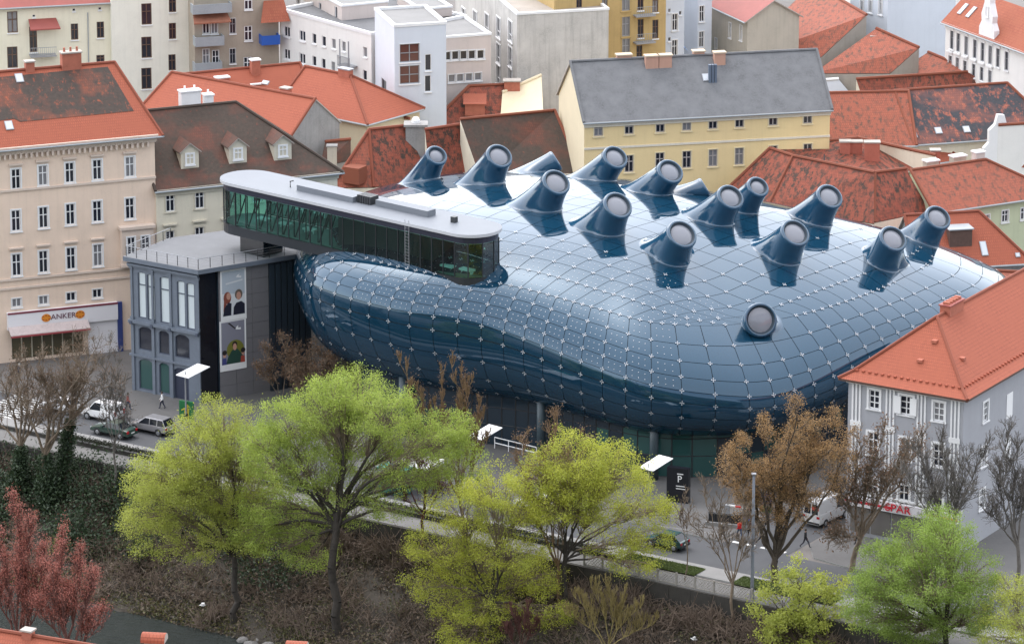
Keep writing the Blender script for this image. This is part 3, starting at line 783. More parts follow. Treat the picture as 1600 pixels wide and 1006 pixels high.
# tiny light points scattered through the panels of the east shoulder
V = []; Q = []; pt = [(math.cos(k*math.pi/2)*.055, math.sin(k*math.pi/2)*.055) for k in range(4)]
def dots(f, us, vs, flip):
    u, v = [q.ravel() for q in np.meshgrid(us, vs)]; P_ = f(u, v); N_ = nrm(f, u, v)*(-1 if flip else 1)
    for p, nn in zip(P_, N_):
        if any(np.linalg.norm(p-q[0]) < q[4]*1.3 for q in NOZ): continue
        t1 = np.cross(nn, (0, 0, 1)); t1 /= np.linalg.norm(t1)+1e-9; t2 = np.cross(nn, t1); k = len(V)
        V.extend([p + nn*.03 + t1*x + t2*y for x, y in pt]); Q.append((k, k+1, k+2, k+3))
off = [.25, .5, .75]
dots(f_top_s, [(i+o_)/NA for i in range(6, NA-1) for o_ in off], [(j+o_)/NB for j in range(0, 4) for o_ in (.3, .7)], False)
dots(f_side, [(i+o_)/NA for i in range(7, NA-1) for o_ in off], [(j+o_)/NW_ for j in range(0, 4) for o_ in (.3, .7)], True)
link('light_points', np_mesh('light_points', np.array(V), np.array(Q), M_fix), mus, kind='stuff')
# glazed ground floor under the bubble: columns, mullions and panes set back under the overhang
gsg = np.concatenate([np.linspace(.22, .98, 26), np.linspace(1.02, 1.55, 14)])
C = outline(gsg); dd = C - C0; rr = np.hypot(dd[:,0], dd[:,1]); gp = C0 + dd*((rr-4.0)/rr)[:,None]
gpw = [ST(p[0], p[1])[:2] - MO[:2] for p in gp]
Mg1 = flat('lobby_glass', (.02, .032, .045), .05); Mg2 = flat('lobby_glass_lit_green', (.03, .085, .082), .06)  # green panes carry the lit interior behind them in their colour
Mcol = rough('round_column', (.05, .075, .09), .1, 1, rgh=.4, bump=0)
mul = MB(); zs = [.15, 2.2, 3.9, 5.6]
for i, p in enumerate(gpw):
    mul.box(p[0]-.05, p[0]+.05, p[1]-.05, p[1]+.05, .1, 6.0)
for i in range(len(gpw)-1):
    a, b2 = gpw[i], gpw[i+1]; d = b2 - a; L = np.hypot(*d); an = math.atan2(d[1], d[0])
    for k in range(3):
        pb = MB().poly([(.06, 0, zs[k]+.04), (L-.06, 0, zs[k]+.04), (L-.06, 0, zs[k+1]-.04), (.06, 0, zs[k+1]-.04)])
        gr = gsg[i] > .72 and random.random() < (.5 if k else .25)
        pb.build('pane', Mg2 if gr else Mg1, mus, loc=(a[0], a[1], 0), rot=an)
    for z in zs: mul.tube([(*a, z), (*b2, z)], .05, 4)
mul.build('mullions', M_dark, mus)
for sgv in (.36, .66, .92, 1.2):
    p = outline(np.array([sgv]))[0]; d = p - C0; r_ = np.hypot(*d); q = ST(*(C0 + d*(r_-3.1)/r_))[:2] - MO[:2]
    MB().tube([(q[0], q[1], .1), (q[0], q[1], 6.2)], .42, 12).build('column', Mcol, mus, smooth=True)
# ------------------------------------------------------------------ the glass needle gallery on the museum's shoulder
NA0 = ST(-12.9, -34.2); NANG = ANG + R(-6.9)
needle = thing('glass_gallery', 'long glazed gallery with rounded ends lying across the edge of the blue bubble', 'gallery', (NA0[0], NA0[1], 0), NANG)
def stadium(L, W, r, off=0.0, n=8, x0=0, y0=0):
    P = []
    for cx, cy, a0 in ((L-r, r, -90), (L-r, W-r, 0), (r, W-r, 90), (r, r, 180)):
        for i in range(n+1):
            a = R(a0 + 90*i/n); P.append((x0 + cx + (r+off)*math.cos(a), y0 + cy + (r+off)*math.sin(a)))
    return P
NL, NWD, NR = 33.8, 5.2, 2.5
M_gal = glassmat('gallery_glass', (.50, .88, .80), .07); M_galf = flat('gallery_frame', (.02, .024, .03), .4)
M_galroof = rough('gallery_roof', (.165, .18, .205), .06, .5, rgh=.55, bump=.03)
B = MB(); B.prism(stadium(NL, NWD, NR, 0.0), 15.9, 16.85); B.build('underside', flat('gallery_skirt', (.03, .034, .04), .25), needle)
B = MB(); B.prism(stadium(NL, NWD, NR, -.05), 20.25, 20.9); B.build('fascia', flat('fascia_dark', (.025, .028, .05), .35), needle)
B = MB(); B.prism(stadium(NL, NWD, NR, .28), 20.905, 21.2, 0, 1); ro = B.build('roof', [flat('roof_edge_white', (.5, .51, .54), .4), M_galroof], needle)
B = MB(); B.box(9.5, 16.8, 1.9, 3.4, 21.202, 21.75); B.build('roof_unit', M_galroof, ro)
B = MB(); B.box(19.2, 25.8, 2.5, 3.7, 21.202, 21.8); B.build('roof_unit', M_galroof, ro)
for i in range(6):
    B = MB(); B.box(17.0 + i*.3, 17.22 + i*.3, 2.3, 3.5, 21.202, 22.0); B.build('vent', M_dark, ro)
B = MB(); B.box(28.6, 29.1, 2.6, 3.1, 21.202, 21.75); B.build('vent', M_dark, ro)
B = MB(); B.tube([(8.2,2.4,21.2),(8.2,2.4,21.8),(8.6,2.4,21.9)], .07, 6); B.build('vent_pipe', M_dark, ro)
ring = stadium(NL, NWD, NR, -.02, 6)
seg = []                                                     # even steps round the outline
per = [0.0]
for i in range(len(ring)): per.append(per[-1] + math.dist(ring[i], ring[(i+1) % len(ring)]))
NP = 52
def rp(u):
    u %= per[-1]
    i = max(k for k in range(len(ring)) if per[k] <= u + 1e-9); a, b2 = ring[i], ring[(i+1) % len(ring)]; f = (u - per[i])/max(1e-6, per[i+1]-per[i])
    return (a[0] + (b2[0]-a[0])*f, a[1] + (b2[1]-a[1])*f)
pts = [rp(per[-1]*i/NP) for i in range(NP)]
fr = MB()
for i in range(NP):
    a, b2 = pts[i], pts[(i+1) % NP]; d = (b2[0]-a[0], b2[1]-a[1]); L = math.hypot(*d); q = math.atan2(d[1], d[0])
    MB().poly([(.03,0,16.87),(L-.03,0,16.87),(L-.03,0,20.24),(.03,0,20.24)]).build('pane', M_gal, needle, loc=(a[0], a[1], 0), rot=q)
    fr.box(a[0]-.045, a[0]+.045, a[1]-.045, a[1]+.045, 16.86, 20.24)
fr.build('mullions', M_galf, needle)
B = MB(); B.prism(stadium(NL-.6, NWD-.6, NR-.3, 0, 6, .3, .3), 16.86, 16.95); B.build('floor', rough('gallery_floor', (.22, .27, .26), .1, 1), needle)
B = MB(); B.prism(stadium(NL-.6, NWD-.6, NR-.3, 0, 6, .3, .3), 20.1, 20.22); B.build('ceiling', rough('gallery_ceiling', (.5, .55, .54), .1, 1), needle)
B = MB(); B.box(15.5, 27.6, 1.2, 4.4, 16.96, 20.09); B.build('infill', flat('gallery_dark_fill', (.018, .022, .028), .5), needle)  # dark box added inside so this stretch of glazing looks black
tr = MB()
for i in range(9):
    x = 1.2 + i*1.55; tr.tube([(x, .55, 16.95), (x+1.3, .55, 20.1)], .07, 5); tr.tube([(x+1.4, .55, 16.95), (x+1.4, .55, 20.1)], .06, 5)
    tr.tube([(x+.2, 4.7, 16.95), (x+1.4, 4.7, 20.1)], .07, 5)
tr.build('truss', M_dark, needle)
for i, (x, y) in enumerate(((29.4, 1.3), (31.6, 1.5), (4.5, 2.6), (7.4, 2.6), (10.6, 2.6))):
    B = MB(); B.box(x-.75, x+.75, y-.35, y+.35, 17.25, 17.42); B.box(x-.6, x-.5, y-.2, y+.2, 16.955, 17.249); B.box(x+.5, x+.6, y-.2, y+.2, 16.955, 17.249)
    o_ = B.build('bench', M_white, None); o_.location = (NA0[0], NA0[1], 0); o_.rotation_euler = (0, 0, NANG)
    tag(o_, ['white bench just inside the rounded glass end of the gallery', 'white bench at the outermost window of the rounded gallery end', 'leftmost white bench inside the glazed gallery', 'second white bench from the left inside the glazed gallery', 'third white bench from the left inside the glazed gallery'][i], 'bench', 'benches in the gallery')
ld = MB()
for x in (25.35, 25.85): ld.tube([(x, -.25, 16.0), (x, -.25, 21.5)], .03, 5)
for k in range(18): ld.tube([(25.35, -.25, 16.2+k*.3), (25.85, -.25, 16.2+k*.3)], .014, 4)
ld.build('ladder', M_grey, needle)
B = MB(); B.box(2.5, 5.6, 1.2, 4.0, 13.9, 15.895); B.build('stair_glass', glassmat('stair_glass', (.45, .62, .6), .15), needle)

# ------------------------------------------------------------------ the cast-iron corner house with its roof terrace
eA, eB, eC, eD, eE, eF = [np.array(ST(*p))[:2] for p in ((-18.6, -40.3), (-10.2, -40.3), (-6.9, -33.3), (-4.9, -29.0), (-14, -24.5), (-18.9, -33))]
EH = 13.4
iron = thing('cast_iron_house', 'blue grey cast iron corner house with arched windows and a railed roof terrace', 'building', (eA[0], eA[1], 0), ANG)
toL = lambda p: ((p[0]-eA[0])*UX + (p[1]-eA[1])*UY, -(p[0]-eA[0])*UY + (p[1]-eA[1])*UX)
lA, lB, lC, lD, lE, lF = [toL(p) for p in (eA, eB, eC, eD, eE, eF)]
M_iron = rough('iron_blue_grey', (.145, .17, .21), .12, 1.2, streak=.25, rgh=.55, bump=.05)
M_irond = flat('iron_dark', (.07, .085, .12), .45)
pfE = Plane((eA[0], eA[1], 0), ANG); FW = float(np.hypot(*(eB-eA)))
rects = []
def ewin(pts, w, h, nx, nz, arch=0.0, pm=None, tr=.72):
    for p in pts:
        k, z = pfE.at(*p); z -= h/2
        rects.append((k-w/2, k+w/2, z, z+h))
        me, p1, p2 = win_mesh(w, h, nx, nz, .0, False, 0, M_irond, M_iron, dep=.14, transom=tr)
        o = link('window', me, iron, loc=(k, 0, z)); pb = MB(); pb.poly([(-w/2+.02,.13,.02),(w/2-.02,.13,.02),(w/2-.02,.13,h-.02),(-w/2+.02,.13,h-.02)]); pb.build('pane', pm or M_pane, o)
        if arch:
            b = MB(); n = 8; top_ = [(-w/2 + w*i/n, h - arch*(2*i/n-1)**2) for i in range(n+1)]
            for i in range(n): b.poly([(top_[i][0],-.004,top_[i][1]),(top_[i+1][0],-.004,top_[i+1][1]),(top_[i+1][0],-.004,h+.01),(top_[i][0],-.004,h+.01)]); b.poly([(top_[i][0],-.004,top_[i][1]),(top_[i+1][0],-.004,top_[i+1][1]),(top_[i+1][0],.13,top_[i+1][1]),(top_[i][0],.13,top_[i][1])])
            b.build('arch', M_iron, o)
M_frost = flat('frosted_glass', (.56, .62, .64), .3)
ewin([(222,461),(236.3,464.5)], 1.0, 4.75, 1, 2, .22, M_frost); ewin([(259.3,469)], 1.45, 4.75, 1, 2, .25, M_frost); ewin([(283.2,475),(298,478.5)], 1.0, 4.75, 1, 2, .22, M_frost)
ewin([(228,529),(285,541)], 1.8, 2.45, 1, 1, .42); ewin([(256.5,535)], 1.3, 2.45, 1, 1, .34)
M_shopg = flat('shop_glass_green', (.04, .09, .085), .08)
ewin([(228.5,585)], 1.8, 3.2, 1, 1, .4, M_shopg); ewin([(257,591)], 1.3, 3.2, 1, 1, .34, M_shopg); ewin([(283.5,600)], 1.85, 3.35, 1, 1, .4, flat('door_dark_blue', (.035, .042, .07), .35))
W = MB(); wall_cells(W, FW, 0, EH, rects, lambda k, q, z: (k, q, z), .14); W.build('facade', M_iron, iron)
W = MB()
for a, b2 in ((lB, lC), (lC, lD), (lD, lE), (lE, lF), (lF, lA)):
    if (a, b2) == (lB, lC): continue
    W.poly([(*a, 0), (*b2, 0), (*b2, EH), (*a, EH)])
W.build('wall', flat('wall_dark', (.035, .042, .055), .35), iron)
# pilasters, ledges, consoles, cornice of the facade
tk = []
for x in (.18, 2.72, 4.93, FW-.12):
    b = MB(); b.box(x-.13, x+.13, -.10, -.002, 7.75, EH-.75); b.box(x-.22, x+.22, -.2, -.003, EH-.74, EH-.45); b.box(x-.2, x+.2, -.19, -.003, 7.45, 7.749); b.build('pilaster', M_iron, iron)
    b = MB(); b.box(x-.17, x+.17, -.14, -.002, .13, 7.1); b.build('pilaster', M_iron, iron)
    b = MB(); b.box(x-.14, x+.14, -.42, -.002, 7.0, 7.34); b.build('console', M_irond, iron)
for z0_, z1_, d_ in ((7.12, 7.42, .34), (3.72, 3.92, .22), (EH-.42, EH-.2, .3), (EH-.62, EH-.44, .16)):
    b = MB(); b.box(-.2, FW+.02, -d_, -.001, z0_, z1_); b.build('ledge', M_iron, iron)
# roof terrace slab and railing
def offs(ring, d):
    out = []; n = len(ring)
    for i in range(n):
        p0, p1, p2 = [np.array(ring[(i+k-1) % n]) for k in range(3)]; e1 = (p1-p0)/np.linalg.norm(p1-p0); e2 = (p2-p1)/np.linalg.norm(p2-p1)
        n1 = np.array([e1[1], -e1[0]]); n2 = np.array([e2[1], -e2[0]]); q = (n1+n2)/(1+np.dot(n1, n2)); out.append(tuple(p1 + q*d))
    return out
ringE = [lA, lB, lC, lD, lE, lF]
B = MB(); B.prism(offs(ringE, .5), EH+.003, EH+.45, 0, 1); B.build('roof_terrace', [M_iron, rough('terrace_deck', (.19, .195, .205), .1, .6)], iron)
rr_ = offs(ringE, .25); rail = MB()
for i in (5, 0, 1, 2, 3):
    a, b2 = np.array(rr_[i]), np.array(rr_[(i+1) % 6]); n_ = max(2, int(np.linalg.norm(b2-a)/1.25))
    for k in range(n_+1):
        p = a + (b2-a)*k/n_; MB().box(p[0]-.025, p[0]+.025, p[1]-.025, p[1]+.025, EH+.45, EH+1.5).build('railing_post', M_dark, iron)
    rail.tube([(*a, EH+1.5), (*b2, EH+1.5)], .04, 5)
    for z in (EH+.75, EH+1.0, EH+1.25): rail.tube([(*a, z), (*b2, z)], .012, 4)
rail.build('handrail', M_grey, iron)
# right-hand side: black glass slot, then grey cladding panels
cAng = math.atan2(lC[1]-lB[1], lC[0]-lB[0]); cL = math.dist(lB, lC)
B = MB(); B.box(.02, 2.15, .35, .4, 0, EH); B.box(0, .5, .0, .34, 0, 4.6); B.box(.001, .12, .001, .349, 4.6, EH)
B.build('black_glass', flat('black_glass', (.008, .009, .014), .08), iron, loc=(*lB, 0), rot=cAng)
M_clad = rough('grey_cladding', (.17, .165, .175), .08, .7, rgh=.6, bump=.04)
B = MB(); B.box(2.16, cL-.02, .06, .4, 0, EH); B.build('cladding_backing', M_seam, iron, loc=(*lB, 0), rot=cAng)
nz_ = 9; hp = EH/nz_; 
for c in range(3):
    wp = (cL-2.16)/3
    pm = MB().box(0, wp-.03, 0, .055, 0, hp-.03).mesh('panel', M_clad)
    for r_ in range(nz_): 
        q = np.array([math.cos(cAng), math.sin(cAng)])*(2.16 + c*wp); link('panel', pm, iron, loc=(lB[0]+q[0], lB[1]+q[1], r_*hp), rot=cAng)
B = MB(); 
vC = np.array(lD) - np.array(lC); vL = np.linalg.norm(vC); lk = math.atan2(vC[1], vC[0])
for i in range(7):
    MB().box(i*vL/7+.03, (i+.8)*vL/7, -.18, -.005, 0, EH-.3).build('fin', flat('fin_dark', (.03, .042, .055), .3), iron, loc=(*lC, 0), rot=lk)
# posters on the cladding
pc = Plane((eB[0], eB[1], 0), ANG + cAng)
def poster(label, p0, p1, draw):
    k0, z1 = pc.at(*p0); k1, z0 = pc.at(*p1); w, h = k1-k0, z1-z0
    pos = np.array([eB[0], eB[1], 0]) + pc.a*(k0+k1)/2 + pc.n*.012
    o = thing('poster', label, 'poster', (pos[0], pos[1], z0), ANG + cAng, 'posters on the grey side wall')
    MB().box(-w/2, w/2, -.05, 0, 0, h).build('board', M_white, o)
    draw(o, w, h); return o
lay_ = [0]
def pat(o, name, pts, mat):
    lay_[0] += 1; MB().poly([(x, -.053 - .0015*lay_[0], z) for x, z in pts]).build(name, mat, o)
def ell(cx, cz, rx, rz, n=14): return [(cx + rx*math.cos(2*math.pi*i/n), cz + rz*math.sin(2*math.pi*i/n)) for i in range(n)]
pr = lambda n_, c: flat('print_' + n_, c, .5)
def draw1(o, w, h):
    lay_[0] = 0; q = w/2*.88
    pat(o, 'print_ground', [(-q, .1*h), (q, .1*h), (q, .97*h), (-q, .97*h)], pr('sky', (.42, .47, .53)))
    pat(o, 'print_band', [(-q, .1*h), (q, .1*h), (q, .5*h), (-q, .55*h)], pr('pale', (.62, .64, .66)))
    pat(o, 'print_hair', ell(-.24*w, .46*h, .15*w, .12*h), pr('redhair', (.22, .06, .04))); pat(o, 'print_face', ell(-.19*w, .49*h, .085*w, .07*h), pr('skin', (.5, .27, .2)))
    pat(o, 'print_hair', [(-.40*w, .2*h), (-.26*w, .24*h), (-.3*w, .48*h), (-.37*w, .44*h)], pr('redhair', (.22, .06, .04)))
    pat(o, 'print_coat', [(-.42*w, .11*h), (-.1*w, .11*h), (-.08*w, .34*h), (-.2*w, .37*h), (-.36*w, .27*h)], pr('navy', (.012, .014, .03)))
    pat(o, 'print_hair', ell(.2*w, .50*h, .15*w, .1*h), pr('greyhair', (.13, .10, .08))); pat(o, 'print_face', ell(.2*w, .47*h, .09*w, .08*h), pr('skin', (.5, .27, .2)))
    pat(o, 'print_coat', [(-.02*w, .11*h), (.43*w, .11*h), (.43*w, .3*h), (.3*w, .36*h), (.1*w, .34*h), (.0, .26*h)], pr('navy', (.012, .014, .03)))
    pat(o, 'print_mark', [(.1*w, .84*h), (.3*w, .82*h), (.32*w, .85*h), (.2*w, .86*h), (.26*w, .9*h), (.16*w, .88*h)], M_white)
    pat(o, 'print_line', [(-.3*w, .72*h), (.36*w, .76*h), (.36*w, .79*h), (-.3*w, .75*h)], pr('pale', (.62, .64, .66)))
def draw2(o, w, h):
    lay_[0] = 0; q = w/2*.88
    pat(o, 'print_ground', [(-q, .13*h), (q, .13*h), (q, .97*h), (-q, .97*h)], pr('violet', (.22, .22, .27)))
    pat(o, 'print_hedge', ell(.08*w, .40*h, .33*w, .2*h, 18), pr('olive', (.17, .17, .03)))
    pat(o, 'print_coat', [(-.28*w, .13*h), (.42*w, .13*h), (.36*w, .28*h), (.15*w, .42*h), (-.05*w, .4*h), (-.2*w, .27*h)], pr('green', (.02, .06, .045)))
    pat(o, 'print_hair', ell(.06*w, .51*h, .1*w, .06*h), pr('black', (.02, .015, .015))); pat(o, 'print_face', ell(.06*w, .46*h, .07*w, .07*h), pr('skin', (.5, .27, .2)))
    for x, c in ((-.33, (.05, .06, .2)), (.37, (.35, .06, .04))):
        pat(o, 'print_face', ell(x*w, .33*h, .06*w, .06*h), pr('skin', (.5, .27, .2))); pat(o, 'print_hair', ell(x*w, .37*h, .09*w, .05*h), pr('black', (.02, .015, .015)))
        pat(o, 'print_coat', [((x-.1)*w, .13*h), ((x+.07)*w, .13*h), ((x+.06)*w, .26*h), ((x-.08)*w, .26*h)], pr('c%d' % int(x*100), c))
    pat(o, 'print_streak', [(-.2*w, .95*h), (-.12*w, .95*h), (.12*w, .82*h), (.06*w, .82*h)], pr('black', (.02, .015, .015)))
    pat(o, 'print_mark', [(.1*w, .80*h), (.3*w, .79*h), (.3*w, .83*h), (.2*w, .83*h), (.2*w, .88*h), (.12*w, .85*h)], M_white)
poster('upper poster of two women in dark clothes on a pale background', (343.5, 424), (385, 497), draw1)
poster('lower poster of people before a dark green hedge', (342.5, 503), (385, 574), draw2)
# ------------------------------------------------------------------ the town
def plaster(n_, c, var=.07, streak=.18): return rough('plaster_' + n_, c, var, .5, streak=streak, fine=6, bump=.06)
P_apr = plaster('apricot', (.80, .63, .50)); P_cream = plaster('cream', (.76, .70, .56)); P_crem2 = plaster('pale_cream', (.78, .74, .58)); P_crem3 = plaster('ivory', (.80, .78, .68))
P_tan = plaster('tan', (.40, .34, .27), .12); P_white = plaster('white', (.78, .77, .74), .05, .12); P_pink = plaster('pinkish', (.62, .54, .50)); P_blue = plaster('cool_white', (.62, .66, .72), .04, .1)
P_conc = plaster('stained_concrete', (.55, .53, .50), .2, .6); P_ochre = plaster('ochre', (.50, .35, .15), .12, .3); P_yel = plaster('yellow', (.80, .62, .33), .05, .12); P_yelp = plaster('pale_yellow', (.70, .60, .42), .05, .1)
P_grey = plaster('grey_render', (.32, .31, .30), .2, .4); P_green = plaster('pale_green', (.52, .56, .38)); P_lgrey = plaster('light_grey', (.36, .365, .39), .06, .1); P_beige = plaster('beige', (.48, .44, .37), .1, .3)
SH = dict(nx=2, nz=2)

# apricot apartment house with the bakery
h = House('apartment_house', 'apricot apartment house with a bakery on its ground floor and mossy brown roof', (-75, 232.5), (241, 204), 22.8, (-75, 121), (179, 99), .8, wall=P_apr, roof=M_orange, ridge=M_orange, gl=True, gr=False, over=.7)
AT = rough('apricot_trim', (.68, .56, .47), .08, 1); a_ = dict(nx=2, nz=2, sur=.13, head=.28, hm=AT)
h.win('f', [(-18,284),(25,280),(67,274.5),(109,270),(152,265.5),(203,261)], .95, 2.1, **a_)
h.win('f', [(-18,349),(25,345),(68,340),(110,335),(152,330.5),(203,326)], .95, 2.2, **{**a_, 'head': .0})
h.win('f', [(-18,418),(26,414),(68,409),(111,404),(153,399)], .95, 2.3, **{**a_, 'head': .4})
h.win('f', [(-18,477),(26,473),(68,469),(111,463.5),(152,458.5)], 1.0, .95, nx=2, nz=1, sur=.08)
k0, z0_ = h.pf.at(12, 488); k1, z1_ = h.pf.at(181, 545)
h.hole('f', max(.2, k0+.3), k1-3.4, .35, 3.0)
h.finish(cornice=AT, cor=(.75, .8))
b = MB()
for i in range(int(h.L/.55)): b.box(.2+i*.55, .42+i*.55, -.4, -.002, h.ze-1.55, h.ze-1.05)
b.build('brackets', AT, h.o)
for z in (h.ze-4.6-.35, h.pf.at(153, 425)[1], h.pf.at(153, 437)[1]-.1): b = MB(); b.box(0, h.L+.03, -.16, -.002, z, z+.22); b.build('string_course', AT, h.o)
b = MB(); b.poly([h.on_roof(*p) for p in ((-70,128),(168,105),(209,174),(32,191),(22,186),(-70,199))], 0, [(x, y*1.28) for x, y, z in [h.on_roof(*p) for p in ((-70,128),(168,105),(209,174),(32,191),(22,186),(-70,199))]])
for i, v in enumerate(b.v): b.v[i] = (v[0], v[1]-.02, v[2]+.03)
b.build('mossy_tiles', M_brownm, h.o)
h.chimney(0, 0, 2.0, .9, 1.5, pots=3, at=(h.on_roof(111, 104)[0], h.d, h.zr)); h.chimney(0, 0, .9, .7, .9, at=(h.on_roof(46, 108)[0], h.d, h.zr)); h.skylight(14, 197); h.skylight(30, 123)
# bay window
kb, zb = h.pf.at(213, 404); bw = 3.3; b = MB(); b.box(kb-bw/2, kb+bw/2, -.75, -.002, zb-.3, zb+3.3); b.box(kb-bw/2-.2, kb+bw/2+.2, -.95, -.003, zb+3.301, zb+3.6); b.box(kb-bw/2-.12, kb+bw/2+.12, -.85, -.003, zb-.6, zb-.301)
bay = b.build('bay', AT, h.o)
for dx in (-.75, .75): add_window(bay, kb+dx, -.86, zb+.35, 0, .85, 2.2, nx=2, nz=2, sur=.1, dep=.1)
# shop front: glazing, fascia, blind, lettering
kf0, zf = h.pf.at(10, 489); kf1, _ = h.pf.at(182, 471); kf0 = max(kf0, .15)
fas = MB().box(kf0, kf1, -.45, -.003, 3.55, 5.35).build('shop_fascia', flat('fascia_white', (.80, .78, .80), .35), h.o)
MB().box(kf0, kf1, -.5, -.452, 5.2, 5.38).build('fascia_edge', flat('fascia_maroon', (.2, .03, .05), .4), h.o)
b = MB(); b.poly([(kf0, -.46, 3.9), (kf1-3.2, -.46, 3.9), (kf1-3.2, -1.5, 3.3), (kf0, -1.5, 3.3)]); b.poly([(kf0, -1.5, 3.3), (kf1-3.2, -1.5, 3.3), (kf1-3.2, -1.5, 3.1), (kf0, -1.5, 3.1)])
b.build('awning', rough('awning_pale', (.55, .46, .44), .15, 2), h.o); MB().box(kf0, kf1-3.2, -1.53, -1.502, 3.05, 3.22).build('awning_edge', flat('awning_red_edge', (.36, .06, .07), .5), h.o)
gw_ = (k1-3.4 - (k0+.3))
for i in range(7):
    w = gw_/7; x = max(.2, k0+.3) + i*w
    MB().poly([(x+.05, .15, .4), (x+w-.05, .15, .4), (x+w-.05, .15, 2.95), (x+.05, .15, 2.95)]).build('shop_window', flat('shop_glass_warm', (.10, .085, .05), .1), h.o)
    MB().box(x-.05, x+.05, .05, .25, .36, 2.99).build('shop_mullion', flat('shop_frame', (.5, .45, .35), .5), h.o)
MB().box(kf1-3.1, kf1, -.2, -.004, .1, 3.5).build('shop_pier', flat('fascia_white', (.8,.78,.8), .35), h.o)
MB().box(kf1-.02, kf1+.5, -.35, -.004, .1, 5.3).build('shop_end', flat('shop_blue', (.04, .06, .2), .4), h.o)
def text(s, parent, loc, size, mat, rot=(math.pi/2, 0, 0), ext=.02, sx=1.0, name='lettering'):
    cu = bpy.data.curves.new(name, 'FONT'); cu.body = s; cu.size = size; cu.extrude = ext; cu.align_x = 'CENTER'; cu.align_y = 'CENTER'
    tmp = bpy.data.objects.new('tmp', cu); COL.objects.link(tmp); dg = bpy.context.evaluated_depsgraph_get(); me = bpy.data.meshes.new_from_object(tmp.evaluated_get(dg)); bpy.data.objects.remove(tmp)
    me.name = name; me.materials.clear(); me.materials.append(mat); return link(name, me, parent, loc=loc, rot=rot, scale=(sx, 1, 1))
kt, zt_ = h.pf.at(97, 489)
text('ANKER', fas, (kt, -.475, 4.5), .78, flat('letter_maroon', (.13, .04, .07), .4), sx=1.05)
for px_ in (70, 123):
    kk, zz = h.pf.at(px_, 487); b = MB(); b.poly([(x, -.49, z) for x, z in ell(kk, 4.5, .5, .42)]); e_ = b.build('emblem', flat('emblem_orange', (.72, .26, .03), .4), fas)
    b = MB()
    for s_ in (-1, 1):
        for q in range(3): b.box(kk-.4+q*.3, kk-.2+q*.3, -.5, -.492, 4.5 + (s_*.16 if q != 1 else s_*.24) - .05, 4.5 + (s_*.16 if q != 1 else s_*.24) + .05)
    b.build('emblem_mark', flat('emblem_brown', (.35, .08, .02), .5), e_)

# cream house with brown tiles and dormers
h = House('dormer_house', 'cream house with a brown tiled roof and three small gabled dormers', (243.5, 293), (527, 264), 16.9, (243, 172), (369, 163), .85, wall=P_cream, roof=M_brown, ridge=M_brown, gl=True, gr=False, over=.5)
c_ = dict(nx=2, nz=2, sur=.14, sm=rough('cream_trim', (.62, .57, .46), .08, 1), head=.45)
h.win('f', [(266,316),(312,311),(357,306),(402,301),(447,296)], .95, 2.0, **{**c_, 'head': .0}); h.win('f', [(266,378),(312,372),(356,368),(402,362)], .95, 2.3, **c_); h.win('f', [(266,440),(312,434)], .95, 2.3, **c_)
h.finish(cornice=c_['sm'], cor=(.5, .6))
for p in ((297, 249), (372, 241), (442, 236)): h.dormer(*p, 1.9, 1.85, c_['sm'])
h.chimney(0, 0, 2.1, 1.0, 1.6, M_white, M_white, 2, at=(h.on_roof(300, 168)[0], h.d+.6, h.zr)); h.chimney(0, 0, .9, .9, 1.0, M_white, M_white, 1, at=(h.on_roof(329, 166)[0], h.d+.6, h.zr))

# orange roofed court behind
h = House('orange_roof_house', 'long house with bright orange roof and bare grey gable wall', (222, 169), (455, 214), 14, (265, 120), (503, 152), .8, wall=P_grey, roof=M_orange, ridge=M_orange, gl=False, gr=True, over=.2); h.finish(); h.skylight(415, 130, .9, .5)
h.chimney(0, 0, 1.0, .8, 1.2, at=(h.L*.75, h.d+1.5, h.zr-1.0))
h = House('courtyard_wing', 'orange roofed wing at the back of the courtyard below the tan flats', (290, 160), (482, 141), 13, (268, 120), (455, 101), .75, wall=P_grey, roof=M_orange, ridge=M_orange, gl=True, gr=True); h.finish()
h.chimney(0, 0, 1.5, .8, 1.1, capm=M_white, at=(h.on_roof(345, 122)[0], h.d*.6, h.zr-1.5)); h.chimney(0, 0, 1.0, .8, 1.7, capm=M_white, at=(h.on_roof(398, 112)[0], h.d*.8, h.zr-.6)); h.chimney(0, 0, 1.6, .8, .8, capm=M_white, at=(h.on_roof(399, 122)[0], h.d*.45, h.zr-2.2))
h = House('hipped_orange_house', 'orange hipped roof ending just below the white modern block', (438, 162), (574, 190), 13.2, (462, 101), (546, 121), .75, wall=P_yelp, roof=M_orange, ridge=M_orange, gl=True, gr=False); h.finish(); h.chimney(0, 0, 1.6, .7, 1.0, capm=M_grey, at=(h.on_roof(536, 122)[0], h.d, h.zr-.3))

# modern white block: wing, tower, annexes
h = House('white_wing', 'long white modern wing with two rows of small square windows', (437, 17), (580, 56), 19, flat_roof=True, parapet=.35, D=14, wall=P_white, roof=M_greyroof)
wk = dict(nx=2, nz=1, sur=.0, sill=True); h.win('f', [(448.5,50),(472.5,56.5)], 1.15, 1.25, **wk); h.win('f', [(448.5,85),(472.5,92)], 1.15, 1.25, **wk)
h.win('f', [(491,61),(506,65),(521.5,69),(537,73),(570.5,82),(491,96),(505.5,100),(520.5,104.5),(570,118)], .72, 1.2, nx=1, nz=1, sur=.0); h.finish()
k, z = h.pf.at(549, 88); b = MB(); b.box(k-1.1, k+1.1, -1.2, -.01, z-1.1, z-.95); bal = b.build('balcony', M_grey, h.o)
b = MB(); [b.box(k-1.1+i*.2, k-1.05+i*.2, -1.2, -1.15, z-.95, z+.05) for i in range(12)]; b.box(k-1.12, k+1.12, -1.22, -1.13, z+.051, z+.12); b.build('balcony_rail', M_grey, bal)
